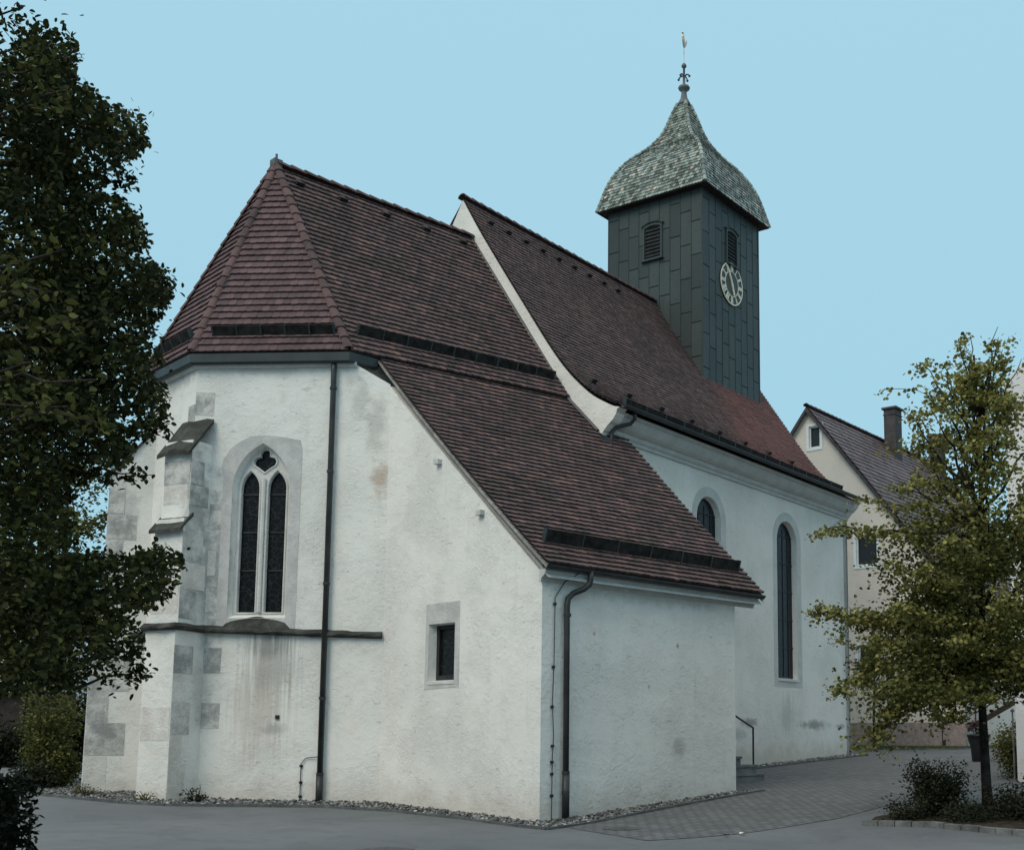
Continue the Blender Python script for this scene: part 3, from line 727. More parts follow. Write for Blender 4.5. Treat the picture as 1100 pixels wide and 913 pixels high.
# verge mortar / barge boards
mb = MB()
for k in range(20):
    s0, s1 = SL*k/20, SL*(k+1)/20; a, b = surf_lo(s0, .0), surf_lo(s1, .0)
    mb.hexa([a+Vector((.0, 0, -.095)), a+Vector((.09, 0, -.095)), b+Vector((.09, 0, -.095)), b+Vector((.0, 0, -.095))], [a+Vector((.0, 0, -.025)), a+Vector((.09, 0, -.025)), b+Vector((.09, 0, -.025)), b+Vector((.0, 0, -.025))])
mb.build('verge_mortar', stone('verge_mortar_grey', (.36, .35, .33), .3, .3), sr)
mb = MB()
for k in range(12):
    s0, s1 = 6.15*k/12, 6.15*(k+1)/12; a, b = surf_lo(s0, 6.75), surf_lo(s1, 6.75)
    mb.hexa([a+Vector((-.05, 0, -.19)), a+Vector((0, 0, -.19)), b+Vector((0, 0, -.19)), b+Vector((-.05, 0, -.19))], [a+Vector((-.05, 0, -.03)), a+Vector((0, 0, -.03)), b+Vector((0, 0, -.03)), b+Vector((-.05, 0, -.03))])
mb.build('barge_board', M_CORN, sr)
mb = MB(); q0, q1, q2, q3 = surf_lo(0, .05), surf_lo(0, 6.70), surf_lo(5.9, 6.70), surf_lo(5.9, .05); mb.add([p-Zv*.26 for p in (q0, q1, q2, q3)], [(0, 1, 2, 3)]); mb.build('soffit', M_CORN, sr)
for y, z_, w_ in ((1.85, 6.05, .13), (3.3, 7.32, .16)):
    mb = MB(); p = FE(LE-y, z_, .05); mb.box(p, .12, .16, .1, NEs, UE); mb.build('purlin_end', M_CORN, sw)

# ---- nave
XN, YN = Vector((.99, .141, 0)).normalized(), Vector((-.141, .99, 0)).normalized()
nc = Vector((5.726, 4.147, 0)); NL = 14.75
g0 = nc-YN*.6+Zv*9.81
PROF = [(0, 0), (.33, .12), (1.07, .60), (2.0, 1.58), (3.31, 3.46), (4.78, 5.66), (5.53, 6.89)]   # (in, up) from the gutter line to the ridge
def catmull(P, n=8):
    o = []
    for i in range(len(P)-1):
        p0, p1, p2, p3 = P[max(i-1, 0)], P[i], P[i+1], P[min(i+2, len(P)-1)]
        for k in range(n):
            t = k/n; o.append(tuple(.5*((2*p1[j])+(-p0[j]+p2[j])*t+(2*p0[j]-5*p1[j]+4*p2[j]-p3[j])*t*t+(-p0[j]+3*p1[j]-3*p2[j]+p3[j])*t**3) for j in (0, 1)))
    return o+[P[-1]]
PC = catmull(PROF); AL = [0]
for i in range(1, len(PC)): AL.append(AL[-1]+math.dist(PC[i], PC[i-1]))
SN = AL[-1]
def prof_at(s):
    s = min(max(s, 0), SN)
    i = min(int(np.searchsorted(AL, s, 'right'))-1, len(PC)-2); f = (s-AL[i])/(AL[i+1]-AL[i])
    return lerp(PC[i][0], PC[i+1][0], f), lerp(PC[i][1], PC[i+1][1], f)
def surf_n(s, t):
    d, z_ = prof_at(s); e = 0
    if s > SN: d += (s-SN)*.6; z_ += (s-SN)*.8
    return g0+XN*t+YN*d+Zv*(z_+.03)
mb = MB()
nz_ = .05
HW = 5.53
def narch(x0, x1): return arch_round(x0, x1, 3.33, 8.43)
xw1, xw2 = (10.27-5.726)/.99, (15.04-5.726)/.99
wins = [(xw1, xw1+1.33), (xw2, xw2+1.36)]
FN = frame(nc, XN, -YN)
mb.plate(FN, [(0, -.2), (NL, -.2), (NL, 9.74), (0, 9.74)], [narch(a, b) for a, b in wins], 0, -.42, [arch_round(a+.08, b-.08, 3.42, 8.34) for a, b in wins])
gp = [(-.58+HW*0, 9.68)]
west = nc+XN*NL
# east gable follows the cornice profile and the bell-cast roof
prof_in = [(d-.6, 9.81+z_-.03) for d, z_ in PC]
span = 2*(HW-.6)
gab = [(0, -.2)]+[(0.0, 9.15)]+[(-.12, 9.27), (-.2, 9.36), (-.38, 9.5), (-.47, 9.62), (-.50, 9.74)]+prof_in[1:]+[(span-d, z_) for d, z_ in reversed(prof_in[1:-1])]+[(span+.5, 9.74), (span, 9.15), (span, -.2)]
FG = lambda o: (lambda u, v, n: o+YN*u+Zv*v-XN*n)
mb.plate(FG(nc), gab, [], .004, -.35); mb.plate(FG(west), gab, [], .35, .0)
FNn = frame(nc+YN*span+XN*NL, -XN, YN); mb.plate(FNn, [(0, -.2), (NL, -.2), (NL, 9.74), (0, 9.74)], [], 0, -.4)
nw = mb.build('nave_wall', M_NA, CH)
CP = [(-.01, 9.14), (.06, 9.14), (.06, 9.22), (.10, 9.24), (.13, 9.29), (.13, 9.35), (.20, 9.37), (.30, 9.43), (.38, 9.52), (.42, 9.60), (.42, 9.64), (.48, 9.66), (.50, 9.73), (-.01, 9.73)]
mb = MB(); mb.sweep(CP, nc+XN*.01, west, -YN); mb.build('cornice', M_CORN, nw)
mb = MB(); tile_rows(mb, surf_n, SN-.02, lambda s: -.03, lambda s: NL+.12, .150, .17, lift=.046, arc=.014)
nr = mb.build('nave_roof', M_TILEN, CH, recalc=False)
deck(surf_n, SN, lambda s: 0., lambda s: NL+.1, 30, 8, .03).build('roof_deck', M_DECK, nr)
mb = MB()
rid = g0+YN*HW+Zv*6.86
mb.add([rid, rid+XN*(NL+.1), g0+YN*(2*HW)+XN*(NL+.1), g0+YN*(2*HW)], [(0, 1, 2, 3)]); mb.build('north_slope', M_TILEN, nr)
mb = MB(); half_tiles(mb, rid+XN*-.05+Zv*.08, rid+XN*9.7+Zv*.08, .15, .36); mb.build('ridge_tiles', M_HIP, nr); mb = MB(); half_tiles(mb, rid+XN*13.6+Zv*.08, rid+XN*(NL+.1)+Zv*.08, .15, .36); mb.build('ridge_tiles', M_HIP, nr)
half_gutter(g0+XN*.0-YN*.02+Zv*.02, g0+XN*(NL+.2)-YN*.02+Zv*.02, -YN, .085).build('gutter', M_PIPE, nr)
guard(nr, surf_n, .62, .95, NL-.55, .20, 14)
vents(nr, surf_n, [(SN-.75, .7+.78*k) for k in range(9)]+[(1.75, .75+1.62*k) for k in range(8)]+[(SN-3.1, 10.6), (SN-3.1, 12.0), (SN-3.2, 13.4)])
for i, (a, b) in enumerate(wins):
    mb = MB(); ol = arch_round(a-.26, b+.30, 3.08, 8.72, 18); mb.plate(FN, ol, [narch(a, b)], .006, -.01)
    aw = mb.build('arched_window', M_CORN, CH); aw['label'] = ('round arched window partly hidden by the sacristy roof', 'full length round arched window')[i]
    mb = MB(); mb.plate(FN, arch_round(a-.0, b+.0, 3.32, 8.44), [], -.17, -.20); mb.build('glass_pane', M_GLASS, aw)
    for zz in (4.35, 5.25, 6.15, 7.05, 7.95): mb = MB(); mb.box(FN((a+b)/2, zz, -.16), b-a-.06, .03, .035, XN, YN); mb.build('glazing_bar', M_BLACK, aw)
    for k in range(1, 4): mb = MB(); mb.box(FN(lerp(a, b, k/4), 5.8, -.162), .018, .02, 4.75, XN, YN); mb.build('glazing_bar', M_BLACK, aw)
    mb = MB(); mb.plate(FN, [(a-.02, 3.26), (b+.02, 3.26), (b+.02, 3.34), (a-.02, 3.34)], [], .03, -.34); mb.build('sill', M_TRAC, aw)
# ---- tower
tc_ = Vector((16.643, 10.683, 0)); TH = 1.992
def tface(Nn): # frame with u right as seen from outside, centred
    U = Vector((-Nn.y, Nn.x, 0)); return frame(tc_+Nn*TH, U, Nn), U
mb = MB(); mb.hexa([tc_+XN*a*TH*.995+YN*b*TH*.995+Zv*11.5 for a, b in ((-1, -1), (1, -1), (1, 1), (-1, 1))], [tc_+XN*a*TH*.995+YN*b*TH*.995+Zv*20.6 for a, b in ((-1, -1), (1, -1), (1, 1), (-1, 1))])
tw = mb.build('tower_shaft', M_DECK, CH)
mb = MB()
for fi, Nn in enumerate((-XN, -YN, XN, YN)):
    Fr, U = tface(Nn); nc_ = 9 if fi % 2 == 0 else 9; cw = 2*TH/nc_
    for c in range(nc_):
        u0 = -TH+c*cw; z_ = 11.6-((c*0.41) % 1.22)
        while z_ < 20.55:
            za, zb = max(z_, 11.6), min(z_+1.22, 20.55)
            if zb-za > .05:
                t = rnd.random(); dn = rnd.uniform(0, .008)
                mb.plate(Fr, [(u0+.016, za+.016), (u0+cw-.016, za+.016), (u0+cw-.016, zb-.014), (u0+.016, zb-.014)], [], .012+dn, -.015)
                mb.t[-8:] = [t]*8
            z_ += 1.22
        mb.box(Fr(u0, 16.08, .010), .02, .032, 8.95, U, Nn, .0)
    mb.box(Fr(TH, 16.08, .008), .05, .05, 8.95, U, Nn, .3)
mb.build('sheet_cladding', M_CLAD, tw)
def louver(Nn, u, z0, z1, wd):
    Fr, U = tface(Nn); rs = wd*.12
    mb = MB(); ol = arch_seg(u-wd/2-.07, u+wd/2+.07, z0-.06, z1+.07, rs); hl = arch_seg(u-wd/2, u+wd/2, z0, z1, rs)
    mb.plate(Fr, ol, [hl], .065, .0)
    hd = arch_seg(u-wd/2-.13, u+wd/2+.13, z0, z1+.13, rs+.04)[2:]
    hood = [Fr(a, b, .07) for a, b in hd]; mb.tube(hood, .035, 6); mb.box(Fr(u, z0-.08, .08), wd+.24, .10, .05, U, Nn)
    o = mb.build('louver', M_CLAD, tw)
    return o, Fr, U
for Nn, u, z0, z1, wd in ((-XN, -.05, 18.35, 19.55, .68), (-YN, -.02, 18.33, 19.52, .66)):
    o, Fr, U = louver(Nn, u, z0, z1, wd)
    mb = MB(); mb.plate(Fr, arch_seg(u-wd/2, u+wd/2, z0, z1, wd*.12), [], .022, .0); mb.build('dark_opening', M_BLACK, tw)
    mb = MB(); k = 9
    for i in range(k):
        zz = lerp(z0+.06, z1-.06, i/(k-1)); ww = wd-.02 if i < k-1 else wd*.7
        mb.box(Fr(u, zz, .045), ww, .055, .022, U, (Nn*.8-Zv*.6).normalized(), None, (Zv*.8+Nn*.6).normalized())
    mb.build('louver_slats', M_PIPE, tw)
# clock on the south face
Fr, U = tface(-YN); cu, cz = -.07, 17.56
circ = lambda r, n=40: [(cu+r*math.cos(2*math.pi*i/n), cz+r*math.sin(2*math.pi*i/n)) for i in range(n)]
mb = MB(); mb.plate(Fr, circ(.76), [], .06, .0); cl = mb.build('clock_dial', M_CLAD, CH); cl['label'] = 'round tower clock with cream numeral ring'
mb = MB(); mb.plate(Fr, circ(.775), [circ(.735)], .072, .05); mb.plate(Fr, circ(.47), [circ(.445)], .072, .05)
mb.build('dial_ring', M_CREAM, cl)
ROM = ['XII', 'I', 'II', 'III', 'IV', 'V', 'VI', 'VII', 'VIII', 'IX', 'X', 'XI']
def stroke(mb, a, b, wd, n=.074):
    (x0, y0), (x1, y1) = a, b; L = math.hypot(x1-x0, y1-y0); dx, dy = -(y1-y0)/L*wd/2, (x1-x0)/L*wd/2
    vs = [Fr(x, y, nn) for nn in (n, .055) for x, y in ((x0+dx, y0+dy), (x0-dx, y0-dy), (x1-dx, y1-dy), (x1+dx, y1+dy))]
    mb.add(vs, [(0, 1, 2, 3), (4, 7, 6, 5), (0, 4, 5, 1), (1, 5, 6, 2), (2, 6, 7, 3), (3, 7, 4, 0)])
for h in range(12):
    th = R(90-30*h); ur = Vector((math.cos(th), math.sin(th))); ut = Vector((math.sin(th), -math.cos(th)))
    def P_(x, y): q = ur*(.60+y)+ut*x; return (cu+q.x, cz+q.y)
    wI, wV, wX = .045, .095, .095
    mb = MB(); tot = sum({'I': wI, 'V': wV, 'X': wX}[c] for c in ROM[h]); x = -tot/2
    for c in ROM[h]:
        ww = {'I': wI, 'V': wV, 'X': wX}[c]; m_ = x+ww/2; y0, y1 = -.115, .115
        if c == 'I': stroke(mb, P_(m_, y0), P_(m_, y1), .030)
        elif c == 'V': stroke(mb, P_(m_-.036, y1), P_(m_, y0), .032); stroke(mb, P_(m_+.036, y1), P_(m_, y0), .020, .073)
        else: stroke(mb, P_(m_-.036, y1), P_(m_+.036, y0), .032); stroke(mb, P_(m_+.036, y1), P_(m_-.036, y0), .020, .073)
        x += ww
    mb.build('numeral', M_CREAM, cl)
for ang, L, wd in ((118, .56, .05), (-68, .42, .07)):
    mb = MB(); e = (cu+L*math.cos(R(ang)), cz+L*math.sin(R(ang))); b_ = (cu-.12*math.cos(R(ang)), cz-.12*math.sin(R(ang)))
    stroke(mb, b_, e, wd, .095+.01*(L > .5)); mb.build('clock_hand', M_CREAM, cl)
# tower roof
TP = [(2.31, 20.47), (2.20, 20.88), (2.08, 21.35), (1.92, 21.82), (1.68, 22.28), (1.35, 22.72), (1.0, 23.08), (.76, 23.42), (.58, 23.75), (.44, 24.15), (.34, 24.5), (.24, 24.8), (.17, 25.04)]
TPC = catmull(TP, 5); TAL = [0]
for i in range(1, len(TPC)): TAL.append(TAL[-1]+math.dist(TPC[i], TPC[i-1]))
def tprof(s):
    s = min(max(s, 0), TAL[-1]); i = min(int(np.searchsorted(TAL, s, 'right'))-1, len(TPC)-2); f = (s-TAL[i])/(TAL[i+1]-TAL[i])
    return lerp(TPC[i][0], TPC[i+1][0], f), lerp(TPC[i][1], TPC[i+1][1], f)
mb = MB(); dk = MB()
for Nn in (-XN, -YN, XN, YN):
    U = Vector((-Nn.y, Nn.x, 0))
    def st(s, t, Nn=Nn, U=U):
        w_, z_ = tprof(s); return tc_+Nn*w_+U*t+Zv*z_
    tile_rows(mb, st, TAL[-1]-.02, lambda s: -tprof(s)[0], lambda s: tprof(s)[0], .135, .13, lift=.036, arc=.026, tint_pow=.95)
    d_ = deck(st, TAL[-1], lambda s: -tprof(s)[0]+.01, lambda s: tprof(s)[0]-.01, 26, 3, .02); dk.add(d_.v, d_.f)
tr_ = mb.build('tower_roof', M_SHING, CH, recalc=False)
dk.add([tc_+XN*a*2.3+YN*b*2.3+Zv*20.45 for a, b in ((-1, -1), (1, -1), (1, 1), (-1, 1))], [(0, 1, 2, 3)])
dk.build('roof_deck', M_DECK, tr_)
for a, b in ((-1, -1), (1, -1), (-1, 1), (1, 1)):
    mb = MB(); n_ = 22
    for i in range(n_):
        s0, s1 = TAL[-1]*i/n_, TAL[-1]*(i+1)/n_; (w0, z0), (w1, z1) = tprof(s0), tprof(s1)
        half_tiles(mb, tc_+(XN*a+YN*b)*w0+Zv*(z0+.03), tc_+(XN*a+YN*b)*w1+Zv*(z1+.03), .085, .4, 5) if math.dist((w0, z0), (w1, z1)) > .4 else mb.tube([tc_+(XN*a+YN*b)*w0+Zv*(z0+.025), tc_+(XN*a+YN*b)*(w1+.012)+Zv*(z1+.015)], lambda q: lerp(.085, .06, q), 7, rnd.uniform(.2, .9))
    mb.build('hip_tiles', M_SHING, tr_)
mb = MB()
mb.lathe(tc_, [(.24, 24.98), (.25, 25.06), (.20, 25.16), (.13, 25.3), (.10, 25.5), (.10, 25.58), (.20, 25.64), (.23, 25.70), (.20, 25.76), (.08, 25.80), (.05, 25.9), (.04, 26.5), (.09, 26.54), (.10, 26.60), (.07, 26.66), (.03, 26.7)], 14)
fn = mb.build('finial', M_LEAD, CH, True)
for k in range(4):
    d = (XN, -XN, YN, -YN)[k]; c = tc_+Zv*26.15
    mb = MB(); mb.tube([c, c+d*.12+Zv*.06, c+d*.2+Zv*.03, c+d*.24-Zv*.05], lambda q: .028-.004*q, 6); mb.lathe(c+d*.24, [(.01, -.09), (.045, -.06), (.045, -.02), (.01, .01)], 8)
    mb.build('scroll', M_PIPE, fn)
mb = MB(); mb.tube([tc_+Zv*26.6, tc_+Zv*27.35], .018, 6); mb.build('vane_rod', M_SPIKE, fn)
# weathercock, turned almost edge-on
wd_ = D(R(24)); ct = tc_+Zv*27.35
Fc = lambda u, v, n: ct+wd_*u+Zv*v+Vector((-wd_.y, wd_.x, 0))*n
mb = MB()
mb.plate(Fc, [(-.02, 0), (.06, .0), (.17, .12), (.26, .22), (.34, .36), (.30, .47), (.24, .40), (.20, .30), (.10, .27), (.0, .30), (-.06, .40), (-.09, .50), (-.12, .56), (-.16, .52), (-.22, .47), (-.17, .45), (-.18, .34), (-.14, .20)], [], .03, -.03)
mb.build('weathercock', M_SPIKE, CH)
# ---- downpipes and lightning conductors
def brackets(parent, pts, r, ax=(1, 0, 0)):
    for p in pts:
        mb = MB(); mb.lathe(p, [(r+.004, -.03), (r+.016, -.03), (r+.016, .03), (r+.004, .03)], 12); mb.build('pipe_bracket', M_PIPE, parent)
pu = LB-.28
mb = MB(); mb.tube([FB(pu, 9.95, .10), FB(pu, 9.7, .10), FB(pu, .12, .10)], .062, 12); mb.tube([FB(pu, .75, .10), FB(pu, .12, .10)], .075, 12)
dp = mb.build('downpipe', M_PIPE, CH, True); brackets(dp, [FB(pu, z_, .10) for z_ in (.78, 2.4, 4.9, 7.4, 9.3)], .062)
mb = MB(); px = .56
pts = [(1.02, -.27, 4.78), (1.02, -.27, 4.62), (1.0, -.26, 4.52), (.90, -.20, 4.42), (.70, -.12, 4.33), (.58, -.10, 4.22), (.555, -.10, 4.08), (.57, -.10, .10)]
mb.tube(pts, .058, 12); mb.tube([(.57, -.10, .9), (.57, -.10, .08)], .072, 12)
dp2 = mb.build('downpipe', M_PIPE, CH, True); brackets(dp2, [(.565, -.10, z_) for z_ in (.55, .92, 3.9)], .060)
mb = MB(); q = lambda t, d, z_: nc+XN*t-YN*d+Zv*z_
mb.tube([q(.62, .62, 9.78), q(.62, .62, 9.60), q(.58, .50, 9.48), q(.30, .24, 9.36), q(.24, .16, 9.22), q(.25, .14, 8.98), q(.15, .22, 8.86), q(.02, .30, 8.84)], .052, 10)
dp3 = mb.build('downpipe', M_PIPE, CH, True); dp3['label'] = 'short bent pipe draining onto the sacristy roof'
mb = MB(); mb.box(q(-.0, .10, 8.97), .42, .22, .16, XN, YN); mb.build('lead_tray', M_PIPE, dp3)
def conductor(pts, clamps, name='lightning_cable'):
    mb = MB(); mb.tube(pts, .010, 5); o = mb.build(name, M_PIPE, CH)
    for c in clamps:
        m2 = MB(); m2.box(c, .05, .05, .05); m2.build('clamp', M_BLACK, o)
    return o
conductor([(.78, -.2, 4.72), (.55, -.05, 4.55), (.30, -.04, 4.22), (.29, -.04, 3.0), (.26, -.04, 2.2), (.30, -.04, 1.6), (.27, -.04, 1.2), (.27, -.04, .05)], [(.30, -.03, 4.1), (.28, -.03, 2.9), (.26, -.03, 2.15), (.28, -.03, 1.42), (.27, -.03, 1.12), (.27, -.03, .9), (.27, -.03, .5)])
mb = MB()
conductor([FB(LB-.72, .1, .03), FB(LB-.72, 1.0, .03), FB(LB-.62, 1.12, .03), FB(LB-.34, 1.15, .06)], [FB(LB-.72, .95, .02), FB(LB-.72, .6, .02), FB(LB-.72, .3, .02)])
conductor([nc+XN*(NL-.12)-YN*.03+Zv*z_ for z_ in (.7, 3, 6, 9.1)], [nc+XN*(NL-.12)-YN*.02+Zv*z_ for z_ in (1.0, 1.5, 2.1)])
# small dark hole in the apse wall
mb = MB(); mb.lathe(FB(2.15, 2.0, 0), [(.03, -.04), (.05, -.04), (.05, .04), (.03, .04)], 8); mb.build('putlog_hole', M_BLACK, chw)

# ------------------------------------------------------------------ steps and handrail behind the sacristy
ST = thing('stone_steps', (7.5, 2.8, .5), 'three dark stone steps behind the low sacristy wall', 'steps')
for x1, z0, z1, y0 in ((9.07, .3, .66, 1.60), (8.77, .3, .87, 1.63), (8.18, .3, 1.08, 1.66)):
    mb = MB(); mb.box(((5.89+x1)/2, (y0+4.0)/2, (z0+z1)/2-.03), x1-5.89, 4.0-y0, z1-z0-.06); mb.build('riser', M_STEP, ST)
    mb = MB(); mb.box(((5.89+x1)/2, (y0+4.0)/2, z1-.03), x1-5.89+.06, 4.0-y0+.06, .056); mb.build('tread', M_STEP, ST)
HR = thing('handrail', (8.78, 1.72, .87), 'thin dark sloping handrail beside the stone steps', 'handrail')
mb = MB(); mb.tube([(8.78, 1.72, .86), (8.78, 1.72, 1.76)], .024, 8); mb.tube([(6.6, 1.72, 1.06), (6.6, 1.72, 2.3)], .024, 8); mb.build('post', M_BLACK, HR)
mb = MB(); mb.tube([(6.0, 1.72, 2.66), (6.6, 1.72, 2.66-.0), (8.80, 1.72, 1.77)], .024, 8); mb.build('rail', M_BLACK, HR)

# ------------------------------------------------------------------ gravel strips, kerbs, manholes
def inpoly(p, poly):
    c = False; x, y = p; j = len(poly)-1
    for i in range(len(poly)):
        xi, yi = poly[i]; xj, yj = poly[j]
        if (yi > y) != (yj > y) and x < (xj-xi)*(y-yi)/(yj-yi)+xi: c = not c
        j = i
    return c
def kerb(name, pts, wd, hgt, mat, seg=.9, gap=.006):
    mb = MB()
    for a, b in zip(pts[:-1], pts[1:]):
        a, b = Vector((a[0], a[1], 0)), Vector((b[0], b[1], 0)); L = (b-a).length; n = max(1, round(L/seg)); d = (b-a)/L; sd_ = Vector((-d.y, d.x, 0))
        for i in range(n):
            p, q = a+d*(L*i/n+gap), a+d*(L*(i+1)/n-gap); j = rnd.uniform(-.008, .008)
            B_ = [p-sd_*wd/2, q-sd_*wd/2, q+sd_*wd/2, p+sd_*wd/2]
            mb.hexa([Vector((v.x, v.y, g1(v.x, v.y)-.1)) for v in B_], [Vector((v.x, v.y, g1(v.x, v.y)+hgt+j)) for v in B_], rnd.random())
    return tag(mb.build(name, mat), kind='structure')
KL = [(-4.95, 13.0), (-4.75, 11.9), (-4.05, 8.3), (-3.6, 7.25), (-1.25, 5.25), (-.66, 3.7), (-.50, 1.5), (-.70, -.95), (2.35, -.66), (6.45, -.34)]
kerb('kerb', KL, .07, .05, M_KERB); 
nk = [(nc+XN*t-YN*.55) for t in (3.1, 7, 11, 14.9)]
kerb('kerb', [(p.x, p.y) for p in nk], .07, .05, M_KERB)
def pebble_field(name, poly, n, avoid=None, s=(.02, .05)):
    xs = [p[0] for p in poly]; ys = [p[1] for p in poly]; V = []; Fc = []; T = []
    ico = bmesh.new(); bmesh.ops.create_icosphere(ico, subdivisions=1, radius=1); iv = np.array([v.co[:] for v in ico.verts]); ico.verts.index_update(); fi = np.array([[v.index for v in f.verts] for f in ico.faces]); ico.free()
    c = 0
    while c < n:
        x, y = rnd.uniform(min(xs), max(xs)), rnd.uniform(min(ys), max(ys))
        if not inpoly((x, y), poly): continue
        r = rnd.uniform(*s); a = rnd.uniform(0, 6.28)
        P = iv*np.array([1, rnd.uniform(.6, .95), rnd.uniform(.45, .75)])*r*(1+rng.uniform(-.15, .15, (len(iv), 1)))
        ca, sa = math.cos(a), math.sin(a); P = np.stack([P[:, 0]*ca-P[:, 1]*sa, P[:, 0]*sa+P[:, 1]*ca, P[:, 2]], -1)
        P += np.array([x, y, g1(x, y)+rnd.uniform(.0, .06)]); Fc.append(fi+len(V)*len(iv)); V.append(P); T.append(np.full(len(iv), rnd.random())); c += 1
    return tag(nparr(name, np.concatenate(V), np.concatenate(Fc), np.concatenate(T), M_STONES, None, True), kind='stuff')
wl = [(.3, 0), (0, 0), (.55, 5.9), (-.53, 5.96), (-2.71, 8.62), (-2.59, 11.15), (-2.0, 12.2)]
gpoly = [(x, y) for x, y in KL]+[(5.88, 0)]+wl
def soil_strip(name, poly, dz, mat): return tag(poly_sheet(name, poly, dz, mat), kind='structure')
soil_strip('gravel_bed', gpoly, .012, M_SOIL)
pebble_field('gravel', gpoly, 6500)
npoly = [((nc+XN*t-YN*.5).x, (nc+XN*t-YN*.5).y) for t in (3.2, 14.8)]+[((nc+XN*t).x, (nc+XN*t).y) for t in (14.8, 3.2)]
soil_strip('gravel_bed', npoly, .014, M_SOIL); pebble_field('gravel', npoly, 1300, s=(.03, .07))
def manhole(x, y, r, label):
    z_ = g1(x, y)+.006; t = thing('manhole_cover', (x, y, z_), label, 'manhole cover', 'manhole covers')
    mb = MB(); mb.lathe((x, y, z_), [(r*.86, -.03), (r, -.03), (r, .012), (r*.86, .012)], 32); mb.build('frame', M_IRONC, t)
    mb = MB(); mb.lathe((x, y, z_), [(r*.84, -.03), (r*.84, .006), (.01, .008)], 32)
    for k in range(-3, 4): mb.box((x+k*r*.2, y, z_+.011), r*.09, r*1.2, .008)
    mb.build('lid', M_IRONC, t)
manhole(.20, -1.95, .36, 'small iron drain cover beside the corner of the sacristy kerb'); manhole(-4.6, -1.7, .42, 'larger iron manhole cover at the lower edge of the road')

# ------------------------------------------------------------------ foliage
def leaves(name, C, size, tint, mat, parent=None, droop=.5, upb=.6, fold=.25, asp=.62, seed=1):
    """one folded six-point leaf at every centre"""
    r = np.random.default_rng(seed); n = len(C)
    size = np.broadcast_to(np.asarray(size, float), (n,))*r.uniform(.7, 1.25, n)
    nor = r.normal(size=(n, 3)); nor[:, 2] = np.abs(nor[:, 2])+upb; nor /= np.linalg.norm(nor, axis=1, keepdims=True)
    d = r.normal(size=(n, 3)); d[:, 2] -= droop; d -= nor*np.sum(d*nor, 1, keepdims=True); d /= np.linalg.norm(d, axis=1, keepdims=True)
    sd_ = np.cross(nor, d); L = size[:, None]; W = L*asp*.5; fz = W*fold
    base = C-d*L*.5
    pts = [base, base+d*L*.30+sd_*W*.92+nor*fz, base+d*L*.68+sd_*W*.80+nor*fz, base+d*L, base+d*L*.68-sd_*W*.80+nor*fz, base+d*L*.30-sd_*W*.92+nor*fz]
    V = np.stack(pts, 1).reshape(-1, 3); o = np.arange(n)[:, None]*6
    Fc = np.concatenate([o+np.array([0, 1, 2, 3]), o+np.array([0, 3, 4, 5])])
    return nparr(name, V, Fc, np.repeat(np.clip(tint, 0, 1), 6), mat, parent)
def limb_pts(a, b, sag, n=7, wob=.06, r=rnd):
    a, b = Vector(a), Vector(b); L = (b-a).length
    return [lerp(a, b, i/n)+Zv*(sag*L*math.sin(math.pi*i/n))+Vector((r.uniform(-1, 1), r.uniform(-1, 1), r.uniform(-1, 1)))*wob*L*.3*(0 < i < n) for i in range(n+1)]
def sprays(pts, n_spray, n_leaf, spread, flat_, r, start=.3, taper=True):
    """leaf centres in flattened sprays along a limb"""
    out = []; P = np.array([p[:] for p in pts])
    for k in range(n_spray):
        f = start+(1-start)*(k+r.uniform(0, 1))/n_spray; x = f*(len(P)-1); i = min(int(x), len(P)-2)
        c = P[i]+(P[i+1]-P[i])*(x-i)
        w_ = spread*(1.15-.6*f if taper else 1)
        c = c+r.normal(size=3)*np.array([w_, w_, w_*.35])*.8
        m = int(n_leaf*r.uniform(.6, 1.3)); q = r.normal(size=(m, 3))*np.array([w_, w_, w_*flat_])
        q[:, 2] -= .25*np.linalg.norm(q[:, :2], axis=1)
        out.append(c+q)
    return np.concatenate(out)
camv = Vector(cam.location); fwd = D(R(YAW)); rgt = Vector((math.sin(R(YAW)), -math.cos(R(YAW)), 0))

